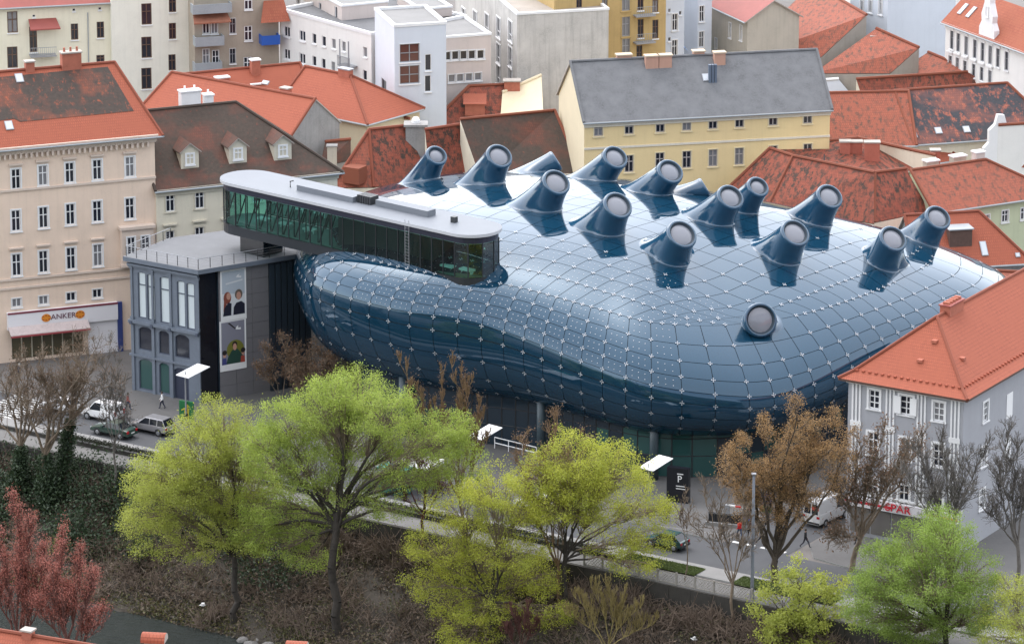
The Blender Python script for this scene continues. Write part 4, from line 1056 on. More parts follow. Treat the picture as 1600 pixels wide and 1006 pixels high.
for dx in (-.8, .8): MB().box(k+dx-.06, k+dx+.06, -1.1, -.98, z-3, z+2).build('balcony_post', M_grey, bal)
h = House('penthouse', 'set back penthouse storey on the roof of the white wing', (534, 11), (606, 4), 20.6, z0=18.9, flat_roof=True, parapet=.2, D=16, wall=P_pink, roof=M_conc)
h.win('l', [(525,24),(500,18),(487,15),(465,10)], .8, 2.0, nx=1, nz=1, sur=.0); h.finish()
h = House('white_tower_block', 'cool white block with two large red brown windows and a flat roof', (616, 43), (697, 38), 22, flat_roof=True, parapet=.3, D=9, wall=P_blue, roof=M_conc)
red = flat('pane_red_brown', (.12, .045, .035), .15)
h.win('f', [(640,83),(640,117)], 2.3, 2.1, nx=2, nz=2, sur=.05, fm=M_grey, transom=.5); h.win('f', [(669,98),(668.5,131)], .75, 1.9, nx=1, nz=1, sur=0); h.win('l', [(600,153)], 2.2, 4.2, nx=1, nz=2, sur=0, fm=M_grey); h.finish()
for w in h.wins[:2]: w.children[0].data = w.children[0].data.copy(); w.children[0].data.materials[0] = red
h = House('pink_annex', 'low pinkish annex with roof terrace in front of the white block', (658, 153), (742, 139), 12, flat_roof=True, parapet=.5, D=9, wall=P_pink, roof=M_conc); h.win('l', [(621,168),(638,172),(646,174)], .7, 1.3, nx=1, nz=1, sur=0); h.finish()
b = MB(); [b.box(2.6+i*.35, 2.9+i*.35, 3.0, 3.06, 12.5, 13.9+.25*random.random()) for i in range(14)]; b.build('terrace_screen', rough('wood_screen', (.2, .13, .09), .2, 3), h.o)
h = House('pink_extension', 'pinkish extension with a ribbon of five windows beside the white block', (688, 61), (767, 55), 19, flat_roof=True, parapet=.25, D=11, wall=P_pink, roof=M_conc)
h.win('f', [(699,88),(711.5,87),(724.5,86.5),(737.5,86),(751,85.5)], .85, 1.05, nx=1, nz=1, sur=.1); h.win('f', [(706,123),(719,122),(733,121),(747,120)], .85, .95, nx=1, nz=1, sur=.05, curtain=.8); h.finish()
h = House('roof_hut', 'small pale rooftop block with aerials behind the white tower', (655, 16), (706, 12), 20, flat_roof=True, parapet=.2, D=8, wall=P_pink, roof=M_conc); h.finish()

# office with framed window grid and blank concrete wall
h = House('office_block', 'office block with a blank stained concrete end wall and a grid of windows', (808, 24), (951, 16), 21, flat_roof=True, parapet=.25, D=30, wall=P_conc, roof=rough('gravel_roof', (.36, .32, .28), .2, .4))
o_ = dict(nx=2, nz=2, sur=.18, transom=.3)
h.win('l', [(710,25),(724.5,29),(742.5,33.5),(761,38.5),(779,44),(797.5,49.5),(797.5,90),(779,85),(761,79),(742,74),(797.5,122),(779,117)], 1.75, 2.35, curtain=.3, **o_); h.finish()
MB().box(-.06, -.002, 0, h.D, 12, h.ze+.1).build('white_frame', M_white, h.o) if 0 else None

# cream flats, top left
h = House('cream_flats', 'cream flats with red metal eaves and a small balcony under an awning', (-60, 13), (172, 1), 20.6, (-60, -40), (172, -50), .7, wall=P_crem2, roof=M_redsheet, over=.4, gl=True, gr=True)
cw = dict(nx=2, nz=2, sur=.0, fm=M_brownw); h.win('f', [(19.5,35),(19.5,90),(-30,37),(-30,92)], 1.2, 2.5, **cw); h.win('f', [(116.5,50),(157,47)], .85, 1.9, **cw); h.win('f', [(157,93)], .95, 1.0, **cw); h.win('f', [(52,62)], .9, 3.0, **cw); h.win('f', [(53,25.5),(115.5,16),(156,14)], .35, .3, nx=1, nz=1, sur=0); h.finish()
k, z = h.pf.at(66, 86); b = MB(); b.box(k-1.5, k+1.5, -1.3, -.01, z, z+.15); bal = b.build('balcony', M_grey, h.o); b = MB()
for i in range(14): b.box(k-1.5+i*.225, k-1.47+i*.225, -1.3, -1.27, z+.151, z+1.1)
b.box(k-1.5, k+1.5, -1.31, -1.26, z+1.101, z+1.16); b.build('balcony_rail', M_grey, bal)
k2, z2 = h.pf.at(66, 36); b = MB(); b.poly([(k2-1.6,-.01,z2+.5),(k2+1.6,-.01,z2+.5),(k2+1.9,-1.5,z2-.4),(k2-1.6,-1.5,z2-.4)]); b.poly([(k2-1.6,-1.5,z2-.4),(k2+1.9,-1.5,z2-.4),(k2+1.9,-1.5,z2-.55),(k2-1.6,-1.5,z2-.55)]); b.build('awning', M_redsheet, h.o)
MB().tube([(h.pf.at(137,20)[0], -.08, h.pf.at(137,20)[1]), (h.pf.at(137,100)[0], -.08, 2)], .06, 6).build('downpipe', M_zinc, h.o)
h = House('ivory_flats', 'tall ivory flats beside the cream flats with four windows in a column', (172, -45), (302, -52), 24.2, flat_roof=True, D=12, wall=P_crem3, roof=M_greyroof)
h.win('f', [(229,22.5),(229,74.5),(229,123)], 1.2, 2.5, **cw); h.win('f', [(269.5,7),(269.5,49),(269,98)], .85, 1.9, **cw); h.finish()
h = House('tan_flats', 'tan brown flats with stacked grey balconies and a red awning', (302, -40), (434, -48), 24, flat_roof=True, D=12, wall=P_tan, roof=M_greyroof)
h.win('f', [(388,4),(388,52.5),(387,101)], .95, 1.75, sur=.0); h.win('f', [(363.5,41),(363.5,88)], .7, 1.8, fm=M_grey, nx=2, nz=2, sur=.03); h.win('f', [(322,40),(335,40),(322,90),(337,92)], .8, 2.0, sur=.03); h.finish()
for px_, py_, w, c in ((324, 66, 3.4, M_zinc), (328, 15, 4.6, M_zinc), (322, 106, 3.2, M_zinc), (419, 64, 2.2, flat('balcony_blue', (.02, .10, .42), .5))):
    k, z = h.pf.at(px_, py_); b = MB(); b.box(k-w/2, k+w/2, -1.4, -.01, z-.2, z); b.box(k-w/2, k+w/2, -1.4, -1.3, z+.001, z+.9); b.box(k-w/2, k-w/2+.1, -1.299, -.01, z+.002, z+.899); b.box(k+w/2-.1, k+w/2, -1.299, -.01, z+.002, z+.899); b.build('balcony', c, h.o)
k, z = h.pf.at(328, 26); b = MB(); b.poly([(k-2,-.02,z+.4),(k+2,-.02,z+.4),(k+2.2,-1.4,z-.4),(k-2.2,-1.4,z-.4)]); b.poly([(k-2.2,-1.4,z-.4),(k+2.2,-1.4,z-.4),(k+2.2,-1.4,z-.55),(k-2.2,-1.4,z-.55)]); b.build('awning', rough('awning_rust', (.32, .13, .08), .2, 2), h.o)
b = MB(); k, z = h.pf.at(428, 22); b.poly([(k-2,-1.8,z-.6),(k+1.5,-1.8,z-.6),(k+1.2,-.01,z+1.6),(k-1.2,-.01,z+1.6)], 0, [(0,0),(3.5,0),(3.2,2.6),(.8,2.6)]); b.build('oriel_roof', M_orange2, h.o)
# ochre, white and beige houses, top middle
h = House('ochre_tenement', 'ochre tenement with tall windows and iron balconies behind the slate roof', (866, -25), (1041, -40), 24, flat_roof=True, D=10, wall=P_ochre, roof=M_greyroof)
h.win('f', [(978,2),(978,42),(978,76)], 1.0, 2.3, fm=M_grey, sur=.1, sm=P_ochre); h.win('f', [(1001,2),(1001,45),(999,86),(1024,5),(1024,46)], .75, 2.2, fm=M_brownw, sur=.0); h.win('f', [(905,3),(945,0),(1038,14),(1038,60)], .7, 2.2, fm=M_brownw, sur=0); h.finish()
for py_ in (22, 64):
    k, z = h.pf.at(1004, py_); b = MB(); b.box(k-1.2, k+1.2, -1.1, -.01, z-.15, z); [b.box(k-1.2+i*.24, k-1.17+i*.24, -1.1, -1.07, z+.001, z+1.0) for i in range(11)]; b.box(k-1.2, k+1.2, -1.11, -1.06, z+1.001, z+1.05); b.build('balcony', M_grey, h.o)
h = House('white_townhouse', 'narrow white townhouse right of the ochre tenement', (1041, -45), (1070, -48), 23.5, flat_roof=True, D=12, wall=P_blue, roof=M_greyroof); h.win('f', [(1054.5,35),(1054,76)], .7, 2.0, sur=.1); h.win('f', [(1046,17),(1063,21),(1046,62)], .3, .45, nx=1, nz=1, sur=0); h.finish()
h = House('recessed_flats', 'shadowed recess with rust coloured balcony and blue shed between two white houses', (1069, -25), (1093, -28), 20, flat_roof=True, D=10, wall=P_beige, roof=M_greyroof); h.finish()
k, z = h.pf.at(1080, 42); b = MB(); b.box(k-.9, k+.9, -1.0, -.01, z-.2, z); b.box(k-.9, k+.9, -1.0, -.9, z+.001, z+1.1); b.build('balcony', rough('rust_panel', (.22, .11, .08), .2, 2), h.o)
k, z = h.pf.at(1083, 70); MB().box(k-.75, k+.65, -1.6, -.01, z-2.5, z+1.2).build('shed', flat('shed_blue', (.02, .09, .16), .5), h.o)
k, z = h.pf.at(1072, 70); b = MB(); b.poly([(k-1,-2.5,z-.4),(k+1,-2.5,z-.1),(k+1,-.5,z+.6),(k-1,-.5,z+.2)]); b.build('tarpaulin', flat('tarp_blue', (.3, .45, .7), .4), h.o)
h = House('white_stair_house', 'slim white house with one window column next to the red metal roof', (1091, -45), (1113, -47), 22.5, flat_roof=True, D=12, wall=P_blue, roof=M_greyroof); h.win('f', [(1096.5,22),(1096,62)], .6, 1.9, sur=.08); h.finish()
h = House('beige_house', 'beige house with dark red metal roof left of the long tiled roofs', (1112, 6), (1168, 32), 17.5, (1140, -30), (1215, 5), .6, wall=P_beige, roof=M_redsheet, gl=True, gr=True)
h.win('f', [(1141,48),(1158,52),(1120,22),(1119,72)], .6, 1.8, sur=.08); h.finish()

# stepped row of tiled roofs, top right
P_fire = plaster('fire_wall', (.36, .33, .29), .15, .3)
def leanto(name, label, a, b_, c, d, mat, wall, rm=None, chim=()):
    o, ro, P, o0 = poly_house(name, label, dict(a=a, b=b_, c=c, d=d), [(('a','b','c','d'), mat)], ['a','b','c','d'], wall, ridge=[('d','c')], rm=rm or M_orange2)
    for q in chim: chimney_at(ro, o0, *q)
    return o, ro, P, o0
leanto('tiled_row_house', 'broad rust red tiled roof, highest of the stepped row', (1140,100,11), (1262,109,11), (1354,24,16.6), (1270,-25,16.6), M_mottle2, P_fire)
leanto('tiled_row_house', 'middle roof of the stepped row, below the highest grey fire wall', (1271,115,11.5), (1391,115,11.5), (1436,75,14), (1369,45,15.2), M_mottle2, P_fire, chim=[(1365,64,14,.7,.5,.5), (1390,77,13.4,.7,.5,.5)])
leanto('tiled_row_house', 'lowest roof of the stepped row, running down to the right', (1392,119,10.5), (1505,141,10), (1548,123,11.5), (1450,82,12.5), M_mottle2, P_fire)
leanto('red_sheet_house', 'low red sheet metal roof beside the grey slate roof', (1262,128,9), (1345,138,9), (1330,103,11), (1265,108,11), M_redsheet, P_fire)
m = M_white; leanto('ribbed_metal_roof', 'small white ribbed metal roof behind the yellow house', (1282,147,9.5), (1326,143,9.5), (1310,124,11), (1272,127,11), rough('white_metal', (.62,.66,.72), .05, 1, rgh=.4), P_fire, M_white)
h = House('white_gable_house', 'large blank white side wall behind the stepped roofs', (1372, -60), (1520, -72), 21, flat_roof=True, D=14, wall=plaster('bright_white', (.92, .91, .88), .02, .03), roof=M_greyroof); h.finish()
h = House('white_corner_house', 'white house corner with dark windows at the top of the stepped roofs', (1330, -58), (1388, -40), 20.5, flat_roof=True, D=10, wall=P_blue, roof=M_greyroof); h.win('f', [(1347,6),(1360,5),(1376,8)], .7, 2.4, sur=.1); h.finish()
# ornate white house
h = House('ornate_white_house', 'ornate white house with tall narrow windows and red roof, far right', (1478, 31), (1660, 98), 17, (1505, -8), (1680, 30), .9, wall=P_white, roof=M_orange2, gl=True, gr=True, over=.5)
h.win('f', [(1487.5,63),(1497.5,67),(1510,72),(1523.5,77),(1535.5,82),(1547.5,86.5),(1559.5,91),(1573,96)], .75, 2.2, fm=M_grey, sur=.1, head=.15); h.win('f', [(1485,98),(1496,101),(1508,106),(1521.5,111),(1534,116),(1547,121)], .75, 1.6, fm=M_grey, sur=.1, head=.3); h.finish(cornice=P_white)
for p in ((1505, 15), (1518, 20)): h.skylight(*p, .7, 1.6)
k, z = h.pf.at(1545, 48); b = MB(); prof_ = [(-1.6,0),(1.6,0),(1.6,1.6),(1.1,2.4),(1.2,3.2),(.6,4.6),(.55,6.4),(-.55,6.4),(-.6,4.6),(-1.2,3.2),(-1.1,2.4),(-1.6,1.6)]
b.poly([(k+x, -.3, h.ze+zz-.8) for x, zz in prof_]); b.poly([(k+x, .4, h.ze+zz-.8) for x, zz in reversed(prof_)])
for i in range(len(prof_)): p, q = prof_[i], prof_[(i+1) % len(prof_)]; b.poly([(k+p[0],-.3,h.ze+p[1]-.8),(k+p[0],.4,h.ze+p[1]-.8),(k+q[0],.4,h.ze+q[1]-.8),(k+q[0],-.3,h.ze+q[1]-.8)])
gb_ = b.build('curved_gable', M_white, h.o); add_window(gb_, k, -.32, h.ze+2.2, 0, .5, 1.2, nx=1, nz=1, sur=.08, dep=.05)
leanto('orange_shed', 'plain orange red roof at the right edge below the ornate house', (1552,136,9), (1640,172,9), (1640,128,12), (1549,106,12), M_orange, P_fire)

# yellow house with grey roof
h = House('yellow_house', 'long yellow house with a patched grey roof behind the museum', (913, 188), (1297, 168), 17, (846, 99), (1236, 83), .78, wall=P_yel, roof=M_greyroof, gl=True, gr=True, over=.4, ridge=M_greyroof)
y_ = dict(nx=2, nz=2, sur=.1, sm=plaster('yellow_trim', (.78, .66, .42)), fm=flat('window_greybrown', (.42, .38, .36), .5))
h.win('f', [(935,203.5),(983,200.5),(1031.5,197.5),(1073,195),(1114,192.5),(1155.5,190),(1208,187),(1262,184)], .98, 1.35, **y_); h.win('f', [(935,262),(983,256),(1031,252),(1073,249.5),(1114,247),(1155,244.5),(1208,241),(1262,238)], .98, 1.9, **y_)
h.finish(cornice=plaster('yellow_trim2', (.72, .66, .55)), cor=(.4, .4))
k, z = h.pf.at(1100, 223); MB().box(-.03, h.L+.03, -.1, -.002, z-.1, z+.12).build('string_course', plaster('yellow_trim2', (.72, .66, .55)), h.o)
MB().poly([(-.004, h.D-.02, 0), (-.004, .02, 0), (-.004, .02, h.ze-.3), (-.004, h.d, h.zr-.15), (-.004, h.D-.02, h.ze-.3)]).build('gable_lit_tint', P_yelp, h.o)  # paler sheet over the left gable; its stronger light is put into the colour
for x_, w in ((976, 1.6), (1016, 1.4), (1037, 1.4), (1094, 1.2), (1123, 1.2)): h.chimney(0, 0, w, .8, .8, plaster('chimney_pink', (.52, .30, .22)), plaster('chimney_cap', (.56, .45, .33)), at=(h.on_roof(x_, 94)[0], h.d + (.3 if x_ in (976, 1094) else -.8), h.zr-.3))
h.skylight(1103, 122, .8, 1.0); x_, yy_, zz_ = h.on_roof(1114, 130); b = MB(); [b.box(x_-.45+i*.32, x_-.2+i*.32, yy_, yy_+.4, zz_-.2, zz_+2.0) for i in range(3)]; b.build('vent_stack', flat('vent_blue_grey', (.12, .15, .2), .5), h.roof)
leanto('yard_wall_house', 'pale yellow lean-to with curved top left of the grey roofed house', (782,182,11), (850,200,11), (846,118,14.5), (785,145,13), P_yelp, P_yelp, P_yelp)
# roofs between the white block and the museum
R_ = dict(rm=M_orange2)
o, ro, P, o0 = poly_house('mottled_hip_house', 'mottled orange hipped roof left of the stone chimney tower', dict(e=(517,294,9), f=(584,293,9), g=(672,280,9), h=(577,203,14.5), i=(634,197,14.5)), [(('e','f','h'), M_mottle2), (('f','g','i','h'), M_mottle)], ['e','f','g','i','h'], P_cream, ridge=[('f','h'),('h','i'),('e','h')], rm=M_orange)
B = MB(); B.box(-1.1, 1.1, -.8, .8, -3, 2.6); B.box(-1.3, 1.3, -1.0, 1.0, 2.601, 2.85); B.build('stone_chimney', P_grey, ro, loc=tuple(G(650,232,12)-o0)); B = MB(); B.lathe([(.45,0),(.45,.3),(.3,.6),(0,.7)], tuple(G(650,232,12)-o0+(0,0,2.85)), 12); B.build('cowl', M_white, ro)
w_ = G(552, 272, 10.5) - o0; b = MB(); b.box(-1, 1, -.5, 1.2, -1, .8); b.build('skylight_dormer', M_orange2, ro, loc=tuple(w_), rot=R(-30))
poly_house('mottled_roof_house', 'mottled red roof between the stone chimney tower and the brown roof', dict(a=(672,282,9), b=(764,275,9), c=(734,193,14.5), d=(664,203,14.5)), [(('a','b','c','d'), M_mottle)], ['a','b','c','d'], P_cream, ridge=[('b','c'),('d','c')], rm=M_orange)
o, ro, P, o0 = poly_house('brown_roof_house', 'dark brown roof with red edge tiles against the pale yellow gable', dict(a=(752,282,9.5), b=(910,276,9.5), c=(867,173,15.2), d=(719,187,15.2)), [(('a','b','c','d'), M_brown)], ['a','b','c','d'], P_cream, ridge=[('b','c'),('d','c')], rm=M_orange2)
B = MB(); B.box(-.4, .4, -.4, .4, -.1, .25); B.build('skylight', M_grey, ro, loc=tuple(G(816,248,11)-o0))
o, ro, P, o0 = poly_house('small_mottled_house', 'small mottled roof with open dormer below the pink annex terrace', dict(a=(668,200,10), b=(775,196,10), c=(803,132,13.6), d=(733,135,13.6)), [(('a','b','c','d'), M_mottle)], ['a','b','c','d'], P_cream, ridge=[('a','d'),('d','c')], rm=M_orange2)
B = MB(); B.box(-1.1, 1.1, -.8, 1.5, -.5, 1.0); B.poly([(-1.3,-1.1,.9),(1.3,-1.1,.9),(1.3,1.6,1.5),(-1.3,1.6,1.5)], 1, [(0,0),(2.6,0),(2.6,2.7),(0,2.7)]); B.build('dormer', [M_brick_ch, M_orange], ro, loc=tuple(G(742,172,11.6)-o0))
chimney_at(ro, o0, 800, 140, 13.2, 1.8, 1.2, 1.0)
h = House('yellow_slip_house', 'narrow yellow wall with red chimney beside the grey gable', (545,181), (562,179), 12.5, flat_roof=True, D=6, wall=P_yel, roof=M_orange2); h.finish(); 
leanto('brown_lean_roof', 'low brown tiled roof running below the white annex', (556,205,11), (642,203,11), (640,186,12.4), (572,173,12.4), M_brownm, P_cream)
leanto('ruined_roof', 'small rust coloured roof with a stone chimney by the grey gable', (500,262,10.5), (548,250,10.5), (548,218,12.5), (508,222,12.5), M_brown, P_grey, chim=[(519,255,10.8,1.0,.8,1.9,P_beige,P_grey)])

# roofs behind the museum on the right
poly_house('red_hip_house', 'big mottled red hipped roof right behind the museum', dict(a=(1132,300,9), b=(1200,322,9), c=(1366,350,9), d=(1366,270,13.5), e=(1239,244,13.5), f=(1203,232,13.5)), [(('a','b','e','f'), M_mottle), (('b','c','d','e'), M_mottle)], ['a','b','c','d','e','f'], P_cream, ridge=[('b','e'),('f','e'),('e','d'),('a','f')], rm=M_orange2)
o, ro, P, o0 = poly_house('red_link_house', 'short mottled roof joining the hipped roof and the green house', dict(a=(1366,348,9), b=(1452,330,9), c=(1416,264,13.3), d=(1367,270,13.3)), [(('a','b','c','d'), M_mottle)], ['a','b','c','d'], P_cream, ridge=[('a','d'),('d','c')], rm=M_orange2)
o, ro, P, o0 = poly_house('back_range_house', 'mottled roof with two broad red chimneys behind the hipped roof', dict(a=(1205,246,10.5), b=(1385,280,10.5), c=(1470,268,10.5), d=(1462,243,12.8), e=(1340,216,12.8), f=(1202,230,12.8)), [(('a','b','e','f'), M_mottle), (('b','c','d','e'), M_mottle)], ['a','b','c','d','e','f'], P_cream, ridge=[('f','e'),('e','d')], rm=M_orange2)
RC = rough('chimney_rose', (.42, .13, .09), .12, 1.2)
for px_, py_, w, hh in ((1320,248,1.1,1.9), (1337,247,1.3,1.8), (1362,252,1.6,2.1), (1461,252,1.0,1.2)): chimney_at(ro, o0, px_, py_, 11.4, w, .9, hh, RC)
B = MB(); B.lathe([(.42,0),(.42,1.6),(.6,1.7),(.6,1.9),(.5,2.4),(.28,2.7),(.1,2.8),(.05,3.6)], (0,0,0), 10); B.build('turret', flat('turret_dark', (.07,.065,.07), .5), ro, loc=tuple(G(1287,292,10.6)-o0))
h = House('green_house', 'pale green house with mottled hipped roof and light verge board', (1458, 328), (1650, 300), 9.5, (1412, 268), (1541, 252), .75, wall=P_green, roof=M_mottle2, gl=True, gr=False, ridge=M_orange2); h.win('f', [(1541,345),(1570.5,338),(1600,334)], .8, 1.3, sur=.1); h.finish()
h.chimney(0, 0, 1.5, .9, .5, P_beige, M_white, 0, at=(h.L*.28, h.d+3, h.zr-.6)); h.chimney(0, 0, 1.1, .9, 1.0, P_pink, M_white, 0, at=(h.L*.56, h.d+.5, h.zr-.1)); h.chimney(0, 0, 1.6, .9, .5, P_beige, M_white, 0, at=(h.L*.5, h.d+3, h.zr-.5))
poly_house('orange_low_house', 'bright orange roof just behind the right end of the museum', dict(a=(1300,352,6.5), b=(1440,372,6.5), c=(1450,323,9.4), d=(1418,309,10), e=(1338,325,10)), [(('a','b','c','d','e'), M_orange)], ['a','b','c','d','e'], P_cream, ridge=[('e','d'),('d','c')])
h = House('orange_hip_house', 'orange hipped roof with brown box dormer and slim skylight', (1432, 414), (1606, 404), 6.8, (1465, 337), (1529, 330), 1.0, wall=P_grey, roof=M_orange, gl=True, gr=False, ridge=M_orange, over=.5); h.finish(base=None); h.skylight(1537, 389, .7, 1.7); h.skylight(1590, 399, .5, .5)
x_, y_2, z_2 = h.on_roof(1500, 380); b = MB(); b.box(x_-1.2, x_+1.2, y_2-.3, y_2+2.2, z_2-.6, z_2+1.5); b.box(x_-1.35, x_+1.35, y_2-.45, y_2+2.3, z_2+1.501, z_2+1.62, 1); b.build('box_dormer', [rough('dormer_boards', (.12,.075,.06), .2, 3), M_zinc], h.roof)
h = House('dark_tile_house', 'dark slate patched roof with three small skylights', (1427, 222), (1650, 206), 10, (1381, 144), (1574, 132), .75, wall=P_cream, roof=M_slate, gl=True, gr=False, ridge=M_orange2); h.finish()
for p in ((1427, 211), (1466, 205), (1510, 203)): h.skylight(*p, .8, .9)
h = House('red_tile_house', 'mottled red roof between yellow house and dark slate roof', (1285, 226), (1429, 223), 10, (1240, 148), (1381, 145), .75, wall=P_cream, roof=M_mottle2, gl=True, gr=True, ridge=M_orange2); h.finish()
leanto('mottled_strip_house', 'narrow dark mottled roof above the slate patched roof', (1345,146,10.5), (1550,134,10.5), (1512,113,12), (1338,124,12), M_mottle, P_cream)
h = House('small_orange_house', 'small orange pyramid roof among white chimneys', (1405, 258), (1490, 246), 8, (1420, 222), (1470, 218), .8, wall=P_cream, roof=M_orange, gl=False, gr=False, ridge=M_orange); h.finish()
o, ro, P, o0 = leanto('baroque_gable_house', 'orange roof behind a curving white baroque gable', (1545,262,7), (1660,262,7), (1660,190,12), (1560,196,12), M_orange, P_white)
g0 = G(1552, 258, 7.5); b = MB(); prof_ = [(-1.2,-3),(2.6,-3),(2.6,1.0),(2.3,1.9),(2.9,2.6),(2.3,4.3),(1.5,4.6),(1.2,5.6),(.4,5.7),(.1,4.6),(-.6,4.0),(-.6,2.6),(-1.2,2.0)]
b.poly([(x, 0, z) for x, z in prof_]); b.poly([(x, .5, z) for x, z in reversed(prof_)]); [b.poly([(p[0],0,p[1]),(p[0],.5,p[1]),(q[0],.5,q[1]),(q[0],0,q[1])]) for p, q in zip(prof_, prof_[1:]+prof_[:1])]
b.build('curved_gable', M_white, o, loc=tuple(g0 - o0), rot=R(20))
leanto('rust_lean_roof', 'low reddish roof squeezed between orange house and corner house', (1470,470,5), (1640,478,5), (1640,428,7), (1490,420,7), M_mottle2, P_lgrey)

# grey and white corner house with orange hipped roof
h = House('corner_house', 'grey and white corner house with orange hipped roof, pilasters and red shop sign', (1326, 589), (1506, 620), 14.8, flat_roof=True, D=30, wall=P_lgrey, roof=M_conc)
cw = dict(nx=2, nz=3, sur=.2, sm=M_white)
for r_ in ([(1366,624),(1467,643)], [(1364,693),(1414,702),(1466,711)], [(1363,765),(1412,775),(1464,785)]): h.win('f', r_, 1.05, 1.75 if r_[0][1] < 650 else 2.1, **cw)
h.win('f', [(1416,633)], 1.3, 1.75, **cw); kk, zz = h.pf.at(1416, 633)
for s_ in (-1, 1): MB().box(kk+s_*.78-.33, kk+s_*.78+.33, -.22, -.16, zz-.8, zz+.8).build('shutter', M_whitew, h.o, rot=0)
h.win('r', [(1540,643),(1537,713),(1534,780)], .95, 1.8, **cw); h.win('r', [(1640,616),(1640,690)], .95, 1.8, **cw)
for p in ((1577, 633), (1574, 703)):
    kk, zz = h.pr.at(*p); MB().box(h.L+.002, h.L+.05, kk-.62, kk+.62, zz-1.15, zz+1.15).build('blind_window', M_whitew, h.o)
h.finish()
for px_ in (1338, 1391, 1440, 1493):
    kk, zz = h.pf.at(px_, 640)
    for dx in (-.36, 0, .36): MB().box(kk+dx-.085, kk+dx+.085, -.07, -.002, 3.9, h.ze-.45).build('pilaster', M_white, h.o)
    MB().box(kk-.55, kk+.55, -.12, -.071, h.ze-4.4, h.ze-3.9).build('capital', M_white, h.o)
for z in (h.ze-.42, 4.05): MB().box(-.1, h.L+.2, -.3 if z > 10 else -.16, -.004, z, z+.4 if z > 14 else z+.18).build('cornice', M_white, h.o)
MB().box(h.L+.003, h.L+.25, -.0, h.D, h.ze-.42, h.ze-.03).build('cornice', M_white, h.o)
F0, F1 = np.array([-.7, -.7, h.ze-.02]), np.array([h.L+.7, -.7, h.ze-.02]); Bk0, Bk1 = np.array([-.7, h.D+.7, h.ze-.02]), np.array([h.L+.7, h.D+.7, h.ze-.02])
rise = 5.0; ap = np.array([h.L/2, h.L/2+.2, h.ze+rise]); ap2 = np.array([h.L/2, h.D-h.L/2, h.ze+rise]); b = MB()
sl = math.hypot(h.L/2+.7, rise); W2 = h.L+1.4; DD = h.D+1.4
# bell-cast eaves: a flatter strip below the break
br_ = .16; mid = lambda e, a: e + (a-e)*br_ + np.array([0, 0, -.22])
c0, c1, c2, c3 = mid(F0, ap), mid(F1, ap), mid(Bk1, ap2), mid(Bk0, ap2)
for q, uv in (([F0,F1,c1,c0], [(0,0),(W2,0),(W2*.92,1.2),(W2*.08,1.2)]), ([c0,c1,ap], [(0,1.2),(W2,1.2),(W2/2,sl)]), ([F1,Bk1,c2,c1], [(0,0),(DD,0),(DD-.9,1.2),(.9,1.2)]), ([c1,c2,ap2,ap], [(.9,1.2),(DD-.9,1.2),(DD-h.L/2,sl),(h.L/2,sl)]),
              ([Bk0,F0,c0,c3], [(0,0),(DD,0),(DD-.9,1.2),(.9,1.2)]), ([c3,c0,ap,ap2], [(.9,1.2),(DD-.9,1.2),(DD-h.L/2,sl),(h.L/2,sl)]), ([Bk1,Bk0,c3,c2], [(0,0),(W2,0),(W2*.92,1.2),(W2*.08,1.2)]), ([c2,c3,ap2], [(0,1.2),(W2,1.2),(W2/2,sl)])): b.poly(q, 0, uv)
lo_ = [p - np.array([0, 0, .2]) for p in (F0, F1, Bk1, Bk0)]
for i in range(4): p, q = (F0, F1, Bk1, Bk0)[i], (F0, F1, Bk1, Bk0)[(i+1) % 4]; b.poly([lo_[i], lo_[(i+1) % 4], q, p], 1)
b.poly(lo_[::-1], 1); ro = b.build('hipped_roof', [M_orange, flat('eaves_brown', (.09, .05, .04), .5)], h.o)
b = MB(); [b.tube([p+(0,0,.03), c+(0,0,.03), a+(0,0,.03)], .16, 6) for p, c, a in ((F0,c0,ap),(F1,c1,ap),(Bk1,c2,ap2),(Bk0,c3,ap2))]; b.tube([ap, ap2], .16, 6); b.build('ridge_tiles', M_orange, h.o)
snow = MB()
for q0, q1 in ((c0, c1), (c1, c2)):
    n_ = int(np.linalg.norm(q1-q0)/.6)
    for i in range(n_): p = q0 + (q1-q0)*(i+.5)/n_; snow.box(p[0]-.12, p[0]+.12, p[1]-.1, p[1]+.1, p[2]+.02, p[2]+.16)
snow.build('snow_guards', rough('snow_guard', (.35, .09, .05), .1, 2), h.o, kind='stuff')
b = MB(); b.box(-1.4, 1.4, -.5, .5, -1, .75); b.box(-1.5, 1.5, -.6, .6, .751, .88, 1); [b.box(-1.2+i*.55, -.9+i*.55, -.3, .3, .881, 1.1, 0) for i in range(5)]; b.build('chimney', [M_brick_ch, M_redsheet], ro, loc=(h.L/2, h.L/2+3.2, h.ze+rise-.2), rot=R(90))
for x, y in ((.55, .30), (.72, .62)):
    p = c0*(1-x)*(1-y) + c1*x*(1-y) + ap*y; MB().box(-.25, .25, -.25, .25, -.05, .2).build('roof_vent', M_brick_ch, ro, loc=tuple(p))
p = c1*.6 + c2*.06 + ap*.34; MB().box(-.25, .25, -.25, .25, -.05, .2).build('roof_vent', M_brick_ch, ro, loc=tuple(p))
# shop sign along the front
MB().box(.1, h.L-.1, -.4, -.005, 3.0, 3.9).build('shop_fascia', flat('fascia_pale', (.74, .72, .74), .4), h.o)
rs = flat('sign_red', (.62, .02, .04), .4); MB().box(.1, h.L*.42, -.43, -.402, 3.32, 3.52).build('sign_stripe', rs, h.o); MB().box(h.L*.72, h.L-.1, -.43, -.402, 3.32, 3.52).build('sign_stripe', rs, h.o)
text('SPAR', h.o, (h.pf.at(1406, 810)[0], -.46, 3.45), 1.0, rs, ext=.03, sx=1.15)
for i in range(5): x = .5 + i*(h.L-1)/5; MB().box(x, x+(h.L-1)/5-.15, -.06, -.006, .5, 2.8).build('shop_window', flat('shop_glass_grey', (.16, .15, .14), .1), h.o)

